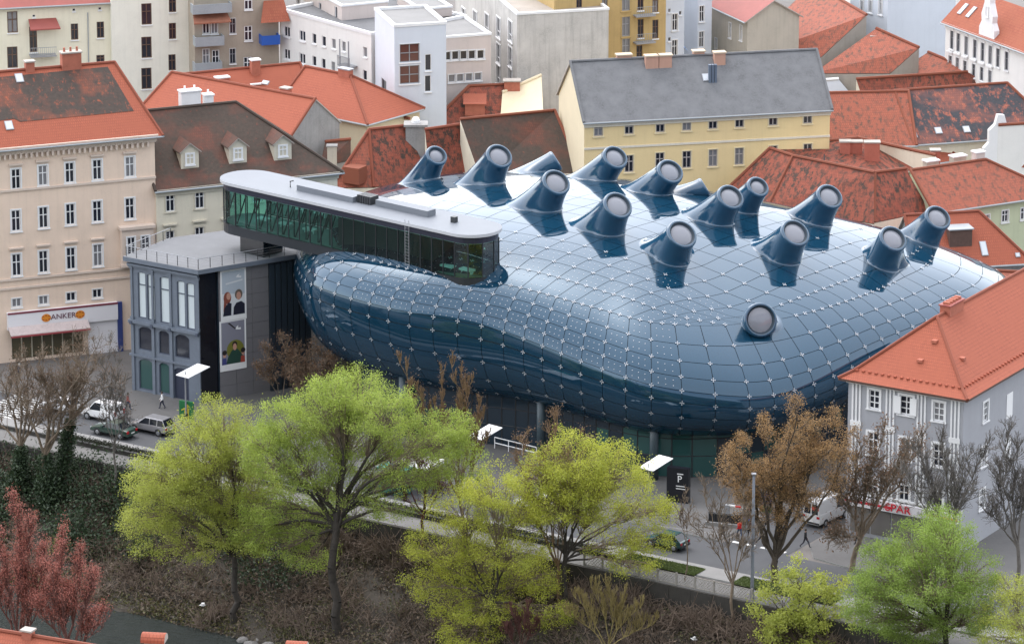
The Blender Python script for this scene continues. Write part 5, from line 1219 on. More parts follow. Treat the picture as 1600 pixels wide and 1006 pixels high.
# roofs on the near bank at the bottom edge
h = House('near_bank_house', 'orange ridge of a near roof cutting the bottom left corner', (-60, 1048), (190, 1090), 11, (-60, 980), (128, 1005), .8, wall=P_cream, roof=M_orange, ridge=M_orange, gl=True, gr=True); h.finish()
h.chimney(0, 0, .8, .7, .5, at=(h.on_roof(45, 990)[0], h.d, h.zr))
o, ro, P, o0 = leanto('near_bank_roof', 'near roof whose barrel topped orange chimneys poke above the bottom edge', (150,1110,8), (560,1130,8), (560,1042,11), (180,1036,11), M_orange, P_cream)
def barrel(px_, py_, sc):
    p = G(px_, py_, 12.6) - o0; b = MB(); b.box(-.55, .55, -.45, .45, -4.5, 0, 1); n_ = 8
    for i in range(n_):
        a0, a1 = math.pi*i/n_, math.pi*(i+1)/n_; b.poly([(-.75,-.55*math.cos(a0),.5*math.sin(a0)),(-.75,-.55*math.cos(a1),.5*math.sin(a1)),(.75,-.55*math.cos(a1),.5*math.sin(a1)),(.75,-.55*math.cos(a0),.5*math.sin(a0))][::-1], 0, [(-.75,a0*.5),(-.75,a1*.5),(.75,a1*.5),(.75,a0*.5)][::-1])
    for x in (-.751, .751): b.poly([(x, -.55*math.cos(math.pi*i/n_), .5*math.sin(math.pi*i/n_)) for i in range(n_+1)], 1)
    b.build('chimney', [M_orange, M_stone], ro, loc=tuple(p), rot=R(-8), scale=(sc, sc, sc))
barrel(241, 1000, 1.25); barrel(464, 1012, 1.1)
# ------------------------------------------------------------------ trees and shrubs
def unit(v): return v/(np.linalg.norm(v) + 1e-9)
class Grow:
    def __init__(self, seed): self.S = []; self.tips = []; self.r = np.random.default_rng(seed)
    def limb(self, p0, p1, r0, r1, n=6, bow=.15, jit=.05):
        """curved limb from p0 to p1; returns its points"""
        L = np.linalg.norm(p1-p0); side = self.r.normal(0, 1, 3); side[2] *= .3; P = []
        for i in range(n+1):
            u = i/n; q = p0 + (p1-p0)*u + np.array([0, 0, 1.])*L*bow*math.sin(math.pi*u)*(1-u*.3) + unit(side)*L*jit*math.sin(math.pi*u) + self.r.normal(0, .012*L, 3)*(0 < i < n); P.append(q)
        for i in range(n):
            ra, rb = r0 + (r1-r0)*i/n, r0 + (r1-r0)*(i+1)/n; self.S.append((P[i], P[i+1], ra, rb))
        return P
    def twigs(self, p, d, L, r, lev, up=.25, spread=.7, nc=(3, 4), ratio=.62, seg=3):
        d = unit(np.asarray(d, float)); q = np.asarray(p, float); pts = [q]
        for i in range(seg):
            d = unit(d + self.r.normal(0, .16, 3) + np.array([0, 0, up*.35])); q2 = q + d*L/seg
            self.S.append((q, q2, r*(1-.22*i), r*(1-.22*(i+1)))); q = q2; pts.append(q)
        if lev <= 0: self.tips.append((q, d)); return
        for i in range(self.r.integers(nc[0], nc[1]+1)):
            k = self.r.uniform(.35, 1.0); b = pts[min(seg, int(k*seg)+0)] if k < 1 else pts[-1]
            dd = unit(d + self.r.normal(0, spread, 3) + np.array([0, 0, up])); self.twigs(b, dd, L*ratio*self.r.uniform(.75, 1.15), r*.48, lev-1, up, spread, nc, ratio, max(2, seg-1))
    def mesh(self, name, mat, sides=None, rmin=.012, o=np.zeros(3)):
        A = np.array([s[0] for s in self.S]) - o; B = np.array([s[1] for s in self.S]) - o; ra = np.maximum([s[2] for s in self.S], rmin); rb = np.maximum([s[3] for s in self.S], rmin)
        big = ra > .09; out = []
        for mask, k in ((big, 7), (~big, 3)):
            if mask.any(): out.append(seg_tubes(A[mask], B[mask], ra[mask], rb[mask], k))
        V = np.concatenate([q[0] for q in out]); Q = np.concatenate([out[0][1]] + ([out[1][1] + len(out[0][0])] if len(out) > 1 else []))
        mi = np.concatenate([np.zeros(len(out[0][1]), int)] + ([np.ones(len(out[1][1]), int)] if len(out) > 1 else [])) if isinstance(mat, list) else None
        return np_mesh(name, V, Q, mat, smooth=True, mi=mi)
def seg_tubes(A, B, ra, rb, k):
    d = B - A; d /= np.linalg.norm(d, axis=1, keepdims=True) + 1e-9
    h = np.where(np.abs(d[:, 2:3]) < .9, np.array([[0, 0, 1.]]), np.array([[1., 0, 0]])); a = np.cross(d, h); a /= np.linalg.norm(a, axis=1, keepdims=True); b = np.cross(d, a)
    th = np.arange(k)*2*np.pi/k; c, s = np.cos(th)[None, :, None], np.sin(th)[None, :, None]; ring = a[:, None]*c + b[:, None]*s
    V = np.concatenate([A[:, None] + ring*ra[:, None, None], B[:, None] + ring*rb[:, None, None]], 1).reshape(-1, 3); n = len(A); base = (np.arange(n)*2*k)[:, None]; i = np.arange(k)[None]; j = (np.arange(k)+1)[None] % k
    return V, np.stack([base+i, base+k+i, base+k+j, base+j], -1).reshape(-1, 4)
def leaf_mesh(name, P, size, mat, r, droop=0.0, aspect=.55, tone=None):
    n = len(P); a = r.normal(0, 1, (n, 3)); a[:, 2] -= droop; a /= np.linalg.norm(a, axis=1, keepdims=True); b = np.cross(a, r.normal(0, 1, (n, 3))); b /= np.linalg.norm(b, axis=1, keepdims=True)
    s = (size*r.uniform(.6, 1.3, n))[:, None]; V = np.stack([P - a*s, P + b*s*aspect, P + a*s, P - b*s*aspect], 1).reshape(-1, 3)
    return np_mesh(name, V, np.arange(4*n).reshape(-1, 4), mat, attr=np.repeat(r.uniform(0, 1, n)**1.2 if tone is None else np.clip(tone + r.normal(0, .15, n), 0, 1), 4))
def on_y(px, py, y):
    d = ray(px, py); t = (y - CAM_Y)/d[1]; return np.array([t*d[0], y, CAM_H + t*d[2]])
PXM = .0645
def BT(px, t):
    """foot of a tree on the bank at street distance t, seen in photo column px"""
    z = bank_z(0, t); lo, hi = 500, 1500
    for _ in range(40):
        m = (lo+hi)/2; p = G(px, m, z)
        if -p[0]*UY + p[1]*UX > t: lo = m
        else: hi = m
    return (px, lo, z)
def leafy(name, label, base, fork, lobes, mat, seed, tr=.35, size=.072, dens=1.0, droop=.5, bark=None, cat='tree', depth=2.6, group=None, extra=0):
    """base: (px,py,z) of the trunk foot; fork: photo position where the trunk divides; lobes: (px,py,radius px,density)"""
    g = Grow(seed); r = g.r; b = G(*base); y0 = b[1]; f = on_y(*fork, y0); g.limb(b, f, tr, tr*.75, 7, 0, .04); L = []; tw = []; TN = []
    cx = np.mean([l[0] for l in lobes])
    for lo in lobes:
        px, py, rp = lo[:3]; dn = lo[3] if len(lo) > 3 else 1.0; rad = rp*PXM; dy = r.uniform(-1, 1)*depth; c = on_y(px, py, y0 + dy)
        st = f + (b - f)*r.uniform(0, .18); P = g.limb(st, c - np.array([0, 0, rad*.2]), tr*.42, tr*.12, 7, .12, .10)
        nc = int(11*rad*rad*dn*dens) + 5; V = r.normal(0, 1, (nc, 3)); V /= np.linalg.norm(V, axis=1, keepdims=True); V[:, 2] = np.where(V[:, 2] < 0, V[:, 2]*.35, V[:, 2]); V *= (r.uniform(.3, 1, (nc, 1))**.35)*rad*np.array([1.06, 1.06, .9])
        V *= 1 + .22*np.sin(V[:, :1]*2.1 + seed) * np.cos(V[:, 1:2]*1.7)
        for v in V:
            tip = c + v; s0 = P[r.integers(3, 8)]; mid = s0*.4 + tip*.6 + np.array([0, 0, .25*rad*.4]); tw += [(s0, mid, .03, .02), (mid, tip, .02, .012)]
            nl = int(115*dens*r.uniform(.5, 1.4)); q = r.normal(0, 1, (nl, 3))*np.array([.34, .34, .26]); q[:, 2] -= np.abs(r.normal(0, .42*droop, nl)); L.append(tip + q); TN.append(np.full(nl, np.clip(r.normal(.45, .28), 0, 1)))
    o = thing(name, label, cat, b, group=group); g.S += tw if not extra else tw
    link('trunk', g.mesh('trunk', bark or [M_barkd, M_tw_b], o=b), o); P = np.concatenate(L) - b; link('crown', leaf_mesh('crown', P, size, mat, r, droop, tone=np.concatenate(TN)), o); return o
def bare(name, label, base, targets, seed, tr=.22, lev=3, L=2.2, up=.3, spread=.6, bark=None, leaf=None, nleaf=0, lsize=.1, fork=None, cat='tree', nc=(3, 4), depth=1.6, sub=3, rmin=.014, group=None, ivy=None):
    """leafless tree: limbs reach towards targets (photo positions), then divide into twigs"""
    g = Grow(seed); r = g.r; b = G(*base); f = on_y(*fork, b[1]) if fork else b + np.array([0, 0, .2]); 
    if fork: g.limb(b, f, tr, tr*.8, 6, 0, .03)
    for t in targets:
        c = on_y(t[0], t[1], b[1] + r.uniform(-1, 1)*depth); P = g.limb(f + (b-f)*r.uniform(0, .15), c, tr*.5, tr*.13, 8, .05, .07)
        for i in range(3, 9):
            for k in range(sub):
                d = unit(P[i]-P[i-1])*.8 + r.normal(0, spread, 3) + np.array([0, 0, up]); g.twigs(P[i], d, L*(1.15-.06*i)*r.uniform(.7, 1.2), .045, lev-1, up, spread, nc)
    o = thing(name, label, cat, b, group=group); link('trunk', g.mesh('trunk', bark or M_bark, rmin=rmin, o=b), o)
    if leaf: 
        T = np.array([t[0] for t in g.tips]); k = max(1, int(nleaf/len(T))); P = np.repeat(T, k, 0); P = P + r.normal(0, .22, P.shape); link('buds', leaf_mesh('buds', P - b, lsize, leaf, r), o, kind='stuff')
    if ivy:
        n_ = 5000; u = r.uniform(0, 1, n_); ax = b + (f-b)*u[:, None] if not ivy is True else b + (f-b)*u[:, None]*.9; P = ax + r.normal(0, 1, (n_, 3))*np.array([.55, .55, .3])*(1.15-u[:, None]*.7); link('ivy', leaf_mesh('ivy', P - b, .14, MATS['leaf_ivy'], r), o)
    return o
K_yg = leafmat('leaf_yellow_green', (0.47, 0.504, 0.101), (0.302, 0.347, 0.067), .45); K_g = leafmat('leaf_fresh_green', (0.414, 0.504, 0.101), (0.246, 0.325, 0.062), .45); K_y = leafmat('leaf_yellow', (0.526, 0.538, 0.078), (0.347, 0.392, 0.062), .45)
K_gr = leafmat('leaf_green', (0.302, 0.414, 0.078), (0.19, 0.269, 0.056), .45); K_ivy = leafmat('leaf_ivy', (.045, .075, .03), (.018, .035, .018), .2); K_rust = leafmat('bud_rust', (.42, .26, .11), (.27, .165, .075), .3); K_red = leafmat('bud_red', (.44, .16, .12), (.28, .095, .075), .3); K_dry = leafmat('leaf_dry', (.24, .14, .08), (.13, .08, .05), .25)
M_tw_o = rough('twig_orange', (.24, .155, .085), .3, 3, bump=0); M_tw_r = rough('twig_red', (.14, .06, .05), .3, 3, bump=0); M_tw_b = rough('twig_brown', (.21, .16, .115), .3, 3, bump=0); M_tw_y = rough('twig_yellow', (.30, .24, .09), .3, 3, bump=0); M_tw_g = rough('twig_grey', (.155, .14, .125), .3, 3, bump=0)

leafy('willow_tree', 'yellow green willow leaning over the bank at left, left of the big green one', BT(366, -72), (362, 850), [(342,664,44),(303,708,50),(258,742,48),(222,765,30),(372,716,44),(332,772,46,.8),(270,800,40,.6),(248,848,40,.35),(302,852,46,.3),(372,796,44,.6),(345,835,36,.5),(230,800,40,.5),(215,820,30,.4),(285,760,50,.8),(400,760,40,.6),(390,840,40,.4)], K_yg, 3, .32, dens=.95)
leafy('willow_tree', 'largest bright green domed willow in front of the museum', BT(527, -70.5), (526, 800), [(560,622,48),(505,640,50),(452,668,48),(602,652,48),(543,690,56,.8),(640,690,42,.7),(688,694,40,.9),(425,722,38,.8),(480,735,48,.8),(590,738,42,.45),(462,815,40,.6),(490,868,34,.4),(706,668,30,.8),(410,690,30),(520,615,32),(540,770,34,.35),(420,790,42,.6),(440,850,40,.45),(400,830,36,.5),(560,800,36,.35),(640,740,44,.6),(720,730,36,.6),(610,790,36,.35),(500,800,40,.5)], K_g, 5, .42, dens=.95)
leafy('maple_tree', 'yellow crowned tree in the middle of the riverbank, twigs showing through', BT(884, -63), (884, 860), [(900,722,50),(958,738,48),(850,748,44,.8),(1003,792,36,.7),(926,790,50,.8),(1015,845,34,.6),(985,880,34,.5),(880,790,46,.8),(1035,800,22,.6),(830,800,36,.8),(955,850,40,.5),(905,760,44,.9)], K_y, 8, .26, dens=.9, droop=.25)
leafy('maple_tree', 'bushy yellow green tree left of the yellow crowned one', BT(772, -68), (770, 930), [(722,800,48,.8),(768,768,42),(690,858,46),(742,880,50),(795,862,46,.9),(835,905,42,.8),(698,940,42,.7),(760,948,46,.8),(850,962,36,.6),(660,910,28,.7),(810,800,36,.8),(730,990,40,.6)], K_y, 9, .28, dens=.85, droop=.3)
leafy('poplar_tree', 'dense green tree at bottom right in front of the corner house', BT(1478, -61.5), (1478, 970), [(1432,862,50),(1480,842,36),(1392,902,50),(1452,916,52),(1512,900,40),(1368,962,42),(1432,978,48),(1502,968,42),(1470,812,22,.7),(1530,950,30,.6),(1350,930,30,.6)], K_gr, 11, .3, dens=.95, droop=.2)
leafy('poplar_tree', 'yellow green tree cut off by the right edge', BT(1606, -61.5), (1602, 985), [(1592,922,32,.8),(1575,960,36,.8),(1605,975,40,.8),(1560,1000,34,.6)], K_yg, 12, .22, dens=.8)
leafy('riverside_shrub', 'thin yellowish shrub in front of the street, right of the lattice fence', BT(1245, -61.5), (1245, 985), [(1250,905,34,.35),(1218,948,44,.4),(1282,955,44,.4),(1302,915,26,.35),(1235,985,44,.45),(1290,990,40,.4)], K_yg, 13, .15, size=.12, dens=.8, cat='shrub', bark=M_bark)
leafy('bank_shrub', 'small green shrub on the bank behind the red trees', BT(105, -69), (105, 862), [(105,845,24,.5),(85,860,20,.5)], K_gr, 14, .08, dens=.7, cat='shrub')
leafy('bank_shrub', 'dull green bush under the left willow', BT(235, -67), (235, 850), [(225,820,30,.35),(250,850,30,.35),(200,840,26,.3)], leafmat('leaf_dull', (.12, .13, .035), (.06, .07, .025)), 15, .08, dens=.7, cat='shrub')
# bare trees along the left street, ivy on their feet
bare('bare_tree', 'leftmost ivy clad bare tree by the zebra crossing', BT(30, -64), [(5,600),(40,560),(60,620),(-20,640),(20,580),(75,650)], 21, .26, 3, 2.2, bark=M_tw_b, fork=(32, 690), leaf=K_dry, nleaf=1200, lsize=.07, ivy=True)
bare('bare_tree', 'forked bare tree rising in front of the white van', BT(75, -64.5), [(60,570),(120,590),(150,545),(90,620),(30,600),(130,640)], 22, .28, 3, 2.2, bark=M_tw_b, fork=(70, 700), leaf=K_dry, nleaf=1200, lsize=.07, ivy=True)
bare('bare_tree', 'bare tree with pollarded knob left of the cast iron house', BT(92, -63), [(118,612),(150,570),(100,560),(180,600),(70,600),(125,540)], 23, .26, 3, 2.2, bark=M_tw_b, fork=(112, 640), leaf=K_dry, nleaf=1200, lsize=.07, ivy=True)
bare('bare_tree', 'slim double stemmed bare tree in front of the silver estate car', BT(178, -62), [(172,540),(186,560),(160,600),(196,620),(178,600)], 24, .13, 3, 1.6, bark=M_tw_g, fork=(178, 700), leaf=K_dry, nleaf=300, lsize=.06, sub=2)
# slender brown saplings before the museum
bare('sapling_tree', 'tall slender brown sapling row in front of the museum belly', BT(722, -61), [(625,568),(652,610),(690,592),(706,575),(735,600),(748,640),(715,640),(680,640),(760,690),(640,620),(722,590),(700,660),(755,655),(664,650)], 25, .16, 3, 1.5, up=.9, spread=.32, bark=M_tw_o, fork=(718, 770), sub=3, leaf=K_dry, nleaf=6000, lsize=.06, rmin=.02)
bare('sapling_tree', 'reddish brown bare tree between the two leafy crowns', BT(660, -61), [(600,700),(640,680),(680,700),(620,760),(690,760),(650,720)], 26, .16, 3, 2.0, bark=M_tw_r, fork=(662, 800), sub=3, leaf=K_dry, nleaf=2500, lsize=.06)
bare('sapling_tree', 'brown twiggy tree growing through the yellow crown', BT(872, -63), [(815,690),(870,670),(905,690),(850,720),(900,740),(830,760)], 27, .16, 3, 2.0, bark=M_tw_o, fork=(872, 880), sub=3, leaf=K_dry, nleaf=4500, lsize=.07)
# rust brown tree beside the museum nose
bare('oak_tree', 'round rust brown tree between museum and corner house', (1212, 912, 0), [(1150,700),(1190,668),(1245,650),(1290,665),(1315,720),(1175,735),(1230,700),(1270,710),(1215,750),(1145,750),(1310,690),(1160,720),(1260,680)], 28, .34, 4, 2.3, up=.2, spread=.75, bark=M_bark, fork=(1210, 868), sub=2, leaf=K_rust, nleaf=60000, lsize=.062, depth=3.2, nc=(3, 3))
bare('street_tree', 'small bare tree on the pavement by the lamp post', BT(1146, -60.6), [(1100,760),(1130,740),(1160,760),(1080,820),(1170,800),(1120,800),(1185,830)], 29, .14, 3, 1.6, bark=M_tw_b, fork=(1145, 905), sub=2)
bare('street_tree', 'thin bare sapling behind the dark green car', (1070, 908, 0), [(1060,800),(1080,790),(1072,770)], 30, .07, 2, 1.0, bark=M_tw_b, fork=(1074, 850), sub=2)
bare('street_tree', 'bare tree with a few dry leaves before the corner house shop', (1330, 892, 0), [(1345,700),(1380,680),(1420,700),(1310,760),(1400,740),(1365,730),(1300,840),(1440,690)], 31, .26, 3, 2.0, bark=M_tw_b, fork=(1345, 840), sub=5, leaf=K_dry, nleaf=5000, lsize=.11)
bare('street_tree', 'bare dark twigged tree between corner house and green poplar', (1476, 960, 0), [(1430,700),(1470,690),(1510,720),(1540,700),(1450,750),(1490,740),(1410,740)], 32, .22, 3, 1.9, bark=M_tw_g, fork=(1478, 850), sub=5)
bare('street_tree', 'bare tree at the right edge of the street', (1590, 915, 0), [(1560,730),(1590,700),(1620,720),(1545,790),(1600,760),(1575,680)], 33, .2, 3, 1.9, bark=M_tw_g, fork=(1590, 850), sub=5)
# shrubs by the cast iron house
for i, (px_, py_, lb) in enumerate(((440, 640, 'brown bare bush nearest the grey side wall of the iron house'), (490, 650, 'middle brown bush under the left end of the museum'), (530, 650, 'brown bush under the museum belly, right of the others'))):
    bare('bare_bush', lb, (px_, py_, .1), [(px_-25,py_-92),(px_,py_-108),(px_+25,py_-92),(px_-38,py_-62),(px_+40,py_-62)], 40+i, .07, 3, 1.2, bark=M_tw_b, sub=3, cat='bush', leaf=K_dry, nleaf=3500, lsize=.08, fork=(px_, py_-15), group='bare bushes by the museum')
# red budded trees on the near bank and yellow brush
for i, (px_, py_, top_, lb) in enumerate(((30, 1150, 805, 'red budded tree at the bottom left corner'), (108, 1160, 848, 'red budded tree right of the corner one, above the river'))):
    bare('red_bud_tree', lb, (px_, py_, -4), [(px_-30,top_+50),(px_-8,top_),(px_+18,top_+30),(px_+38,top_+70),(px_-45,top_+110),(px_+45,top_+130),(px_,top_+90)], 50+i, .26, 3, 2.1, up=.75, spread=.42, bark=M_tw_r, fork=(px_, 1010), sub=3, leaf=K_red, nleaf=18000, lsize=.062, group='red budded trees')
bare('willow_brush', 'yellow twigged leafless brush at the bottom centre', BT(950, -68), [(900,935),(925,920),(950,915),(975,930),(1000,950),(1020,975),(885,960)], 53, .12, 3, 1.6, up=.8, spread=.38, bark=M_tw_y, fork=(950, 1010), sub=3, cat='brush')
bare('willow_brush', 'reddish brush at the bottom, left of the yellow twigged one', BT(815, -69), [(800,960),(825,950),(840,975),(790,985)], 54, .1, 3, 1.4, up=.7, spread=.4, bark=M_tw_r, fork=(815, 1015), sub=3, cat='brush')
# undergrowth of the bank: brown tangle, ivy, grass tufts
r = np.random.default_rng(60); g = Grow(61)
for i in range(980):
    s_, t_ = r.uniform(-38, 78), -60.5 - 12.5*r.uniform(0, 1); hh = r.uniform(.7, 2.3)
    if i > 720: t_ = -60.6 - r.uniform(0, 1.4); hh = r.uniform(1.4, 3.0)
    p = ST(s_, t_, bank_z(s_, t_) - .1)
    for k in range(r.integers(14, 30)):
        b0 = p + np.array([*r.normal(0, .45, 2), 0]); d = unit(r.normal(0, 1, 3)*np.array([.7, .7, .3]) + (0, 0, .8)); L = hh*r.uniform(.5, 1.1); q = b0 + d*L*.55; e = q + unit(d + r.normal(0, .45, 3) - (0, 0, .2))*L*.5
        g.S += [(b0, q, .042, .032), (q, e, .032, .018), (q, q + unit(d + r.normal(0, .7, 3))*L*.35, .026, .014)]
link('undergrowth', g.mesh('undergrowth', rough('scrub_twig', (.20, .15, .115), .4, .5, bump=0), rmin=.012), label='brown leafless scrub covering the river bank', cat='scrub', kind='stuff')
P = []
for i in range(36000):
    s_, t_ = r.uniform(-36, 75), -60.4 - 13.5*r.uniform(0, 1)**1.0; P.append(ST(s_, t_, bank_z(s_, t_) + abs(r.normal(0, .18))))
link('leaf_litter', leaf_mesh('leaf_litter', np.array(P), .17, leafmat('litter', (.16, .115, .075), (.05, .04, .03), .1), r), label='brown leaf litter and dead grass on the river bank', cat='leaf litter', kind='stuff')
P = []
for i in range(160):
    s_ = r.uniform(-34, 4) if i < 130 else r.uniform(4, 20); t_ = -60.3 - r.uniform(0, 1)**1.5*8; c = ST(s_, t_, bank_z(s_, t_) + r.uniform(0, 2.2)); P.append(c + r.normal(0, 1, (260, 3))*np.array([.9, .9, .8]))
link('ivy_thicket', leaf_mesh('ivy_thicket', np.concatenate(P), .15, K_ivy, r), label='dark ivy thicket on the left part of the bank', cat='ivy', kind='stuff')
P = []
for i in range(5000):
    s_ = r.uniform(-8, 30); t_ = -72.6 - r.uniform(-.8, 1.2) if i % 3 else r.uniform(-60, -60); t_ = min(t_, -71.5) if i % 3 else -72 + r.normal(0, .8); P.append(ST(s_, t_, bank_z(s_, t_) + abs(r.normal(0, .2))))
link('bank_grass', leaf_mesh('bank_grass', np.array(P), .11, leafmat('leaf_moss', (.13, .125, .03), (.06, .06, .02), .2), r), label='mossy yellow green fringe along the water', cat='grass', kind='stuff')
P = []
for i in range(420):
    s_, t_ = r.uniform(-30, 75), -60.6 - 12.5*r.uniform(0, 1); P.append(ST(s_, t_, bank_z(s_, t_)) + r.normal(0, 1, (60, 3))*np.array([.7, .7, .22]) + (0, 0, .2))
link('bank_weeds', leaf_mesh('bank_weeds', np.concatenate(P), .10, leafmat('leaf_weed', (.13, .13, .04), (.06, .065, .025), .2), r), label='olive weeds scattered over the river bank', cat='weeds', kind='stuff')
# grass strips of the promenade
for i, (a, b2, c, d) in enumerate(((48.5, 56.2, -57.2, -55.2), (60.0, 70, -57.2, -55.0))):
    sheet('lawn', rect(a, b2, c, d), .138, M_grass); n_ = 9000; P = np.stack([ST(s_, t_, .16) for s_, t_ in zip(r.uniform(a, b2, n_), r.uniform(c, d, n_))])
    link('grass', leaf_mesh('grass', P + np.array([0, 0, .04]), .09, leafmat('leaf_lawn', (.13, .17, .045), (.07, .10, .03), .2), r), label=['grass strip left of the lamp post', 'grass strip right of the lamp post'][i], cat='grass', kind='stuff')
P = np.concatenate([ST(s_, -56.95, .62) + r.normal(0, 1, (170, 3))*np.array([.25, .11, .15]) for s_ in np.arange(-16, 47, .45)])
link('hedge', leaf_mesh('hedge', P, .09, leafmat('leaf_hedge', (.05, .055, .03), (.025, .03, .02), .15), r), label='low dark hedge along the top of the low promenade wall', cat='hedge')
# ------------------------------------------------------------------ vehicles
M_tyre = flat('tyre', (.02, .02, .02), .8); M_rim = flat('wheel_rim', (.42, .43, .45), .3, .7); M_carg = flat('car_glass', (.015, .018, .024), .05); M_tail = flat('tail_light', (.35, .01, .015), .25); M_head = flat('head_light', (.6, .62, .65), .15); M_trim = flat('car_trim', (.03, .03, .033), .6); M_plate = flat('number_plate', (.75, .75, .72), .5)
def paint(n_, c, metal=0.0):
    if n_ in MATS: return MATS[n_]
    m, n, l, b = _new(n_); b.inputs['Base Color'].default_value = (*c, 1); b.inputs['Roughness'].default_value = .3; b.inputs['Metallic'].default_value = metal; b.inputs['Coat Weight'].default_value = .8; b.inputs['Coat Roughness'].default_value = .04; MATS[n_] = m; return m
KIND = {  # length, width, lower-body stations (x from front, z top), greenhouse (windscreen foot, roof front, roof rear, rear foot), roof height
    'sedan': (4.5, 1.74, [(-2.25,.55),(-2.2,.72),(-1.5,.86),(-.95,.93),(0,.95),(1.2,.96),(1.75,.97),(2.15,.92),(2.25,.6)], (-.95,-.25,.95,1.6), 1.42),
    'estate': (4.6, 1.76, [(-2.3,.55),(-2.22,.72),(-1.55,.88),(-1.0,.96),(0,1.0),(1.3,1.02),(2.1,1.02),(2.28,.95),(2.3,.5)], (-1.1,-.25,1.85,2.2), 1.62),
    'hatch': (3.9, 1.68, [(-1.95,.55),(-1.9,.72),(-1.3,.86),(-.85,.94),(0,.97),(1.0,.99),(1.7,1.0),(1.92,.9),(1.95,.5)], (-.9,-.2,1.2,1.85), 1.44),
    'van': (4.2, 1.74, [(-2.1,.6),(-2.05,.8),(-1.4,1.0),(-1.1,1.06),(0,1.1),(1.2,1.1),(2.0,1.1),(2.08,1.05),(2.1,.5)], (-1.15,-.45,1.98,2.08), 1.86),
    'bigvan': (5.2, 1.98, [(-2.6,.7),(-2.55,.95),(-2.0,1.2),(-1.8,1.25),(0,1.3),(1.5,1.3),(2.5,1.3),(2.58,1.2),(2.6,.5)], (-1.9,-1.1,2.5,2.58), 2.45)}
def car(label, kind, s, t, ang, mat, group='vehicles on the quay street', solid=False, cat='car'):
    L, W, stn, (g0, g1, g2, g3), zr = KIND[kind]; p = ST(s, t, .005); o = thing('parked_car' if cat == 'car' else 'delivery_van', label, cat, p, ANG + ang, group); hw = W/2
    B = MB(); n = 10; xs = [q[0] for q in stn]
    for i, (x, zt) in enumerate(stn):
        e = .90 if i in (0, len(stn)-1) else (.97 if i in (1, len(stn)-2) else 1.0); zb = .32 if 0 < i < len(stn)-1 else .42; w = hw*e; zm = zb + (zt-zb)*.55
        B.v += [(x, -w*.86, zb), (x, -w, zb+.12), (x, -w, zm), (x, -w*.95, zt-.03), (x, -w*.80, zt), (x, w*.80, zt), (x, w*.95, zt-.03), (x, w, zm), (x, w, zb+.12), (x, w*.86, zb)]
    for i in range(len(stn)-1):
        for k in range(n): B.f.append((i*n+k, i*n+(k+1) % n, (i+1)*n+(k+1) % n, (i+1)*n+k)[::-1]); B.m.append(0); B.uv.append(None)
    B.f.append(tuple(range(n))); B.m.append(0); B.uv.append(None); B.f.append(tuple(reversed(range((len(stn)-1)*n, len(stn)*n)))); B.m.append(0); B.uv.append(None)
    me = B.mesh('body', mat, smooth=True); me.set_sharp_from_angle(angle=R(35)); link('body', me, o)
    zB = lambda x: float(np.interp(x, xs, [q[1] for q in stn])) - .02
    wb, wr = hw*.90, hw*.76; c = lambda x, sy, z, w: (x, sy*w, z)
    f0, f1, r0, r1 = [(c(g0, s_, zB(g0), wb), c(g1, s_, zr-.05, wr), c(g2, s_, zr-.05, wr), c(g3, s_, zB(g3), wb)) for s_ in (-1, 1)], 0, 0, 0
    (a0, a1, a2, a3), (b0, b1, b2, b3) = f0
    RB = MB(); th = .07; top4 = [a1, a2, b2, b1]; mid_ = [(x, y*.94, z+th) for x, y, z in top4]
    RB.poly([mid_[0], mid_[3], mid_[2], mid_[1]][::-1]); [RB.poly([top4[i], mid_[i], mid_[(i+1) % 4], top4[(i+1) % 4]]) for i in range(4)]; RB.build('roof', mat, o, smooth=False)
    if solid:                                       # panel van: painted sides behind the cab
        gx = g1 + .75; zz = zr-.05
        for s_ in (-1, 1):
            A = [(gx, s_*wb, zB(gx)), (g3, s_*wb, zB(g3)), (g2, s_*wr, zz), (gx, s_*wr, zz)]; MB().poly(A if s_ < 0 else A[::-1]).build('side_panel', mat, o)
            A = [(g0, s_*wb, zB(g0)), (gx, s_*wb, zB(gx)), (gx, s_*wr, zz), (g1, s_*wr, zz)]; MB().poly(A if s_ < 0 else A[::-1]).build('side_window', M_carg, o)
        A = [a3, b3, b2, a2]; MB().poly(A).build('rear_door', mat, o)
        for s_ in (-1, 1): w0 = [(a3[0]+.012, s_*.08, zB(g3)+.15), (a3[0]+.012, s_*(wb-.14), zB(g3)+.15), (a2[0]+.03, s_*(wr-.12), zz-.15), (a2[0]+.03, s_*.08, zz-.15)]; MB().poly(w0).build('rear_window', M_carg, o)
    else:
        MB().poly([a0, a3, a2, a1]).build('side_window', M_carg, o); MB().poly([b0, b1, b2, b3]).build('side_window', M_carg, o); MB().poly([a3, b3, b2, a2]).build('rear_window', M_carg, o)
        for x in ([g1*.4+g2*.6] if kind != 'estate' else [.35, 1.25]):
            [MB().tube([(x, s_*(wb+.005), zB(x)), (x-.02, s_*(wr+.005), zr-.05)], .045, 5).build('pillar', mat, o) for s_ in (-1, 1)]
    MB().poly([b0, a0, a1, b1]).build('windscreen', M_carg, o)
    [MB().tube([q0, q1], .04, 5).build('pillar', mat, o) for q0, q1 in ((a0,a1),(b0,b1),(a3,a2),(b3,b2))]
    wx = L*.30; wh = MB(); wh.lathe([(.0,-.1),(.2,-.1),(.31,-.09),(.33,-.05),(.33,.06),(.31,.1),(.2,.1)], (0,0,0), 14); wme = wh.mesh('wheel', M_tyre, smooth=False); rm = MB().lathe([(.21,0),(.19,.02),(.05,.03),(0,.03)], (0,0,0), 10); rme = rm.mesh('rim', M_rim)
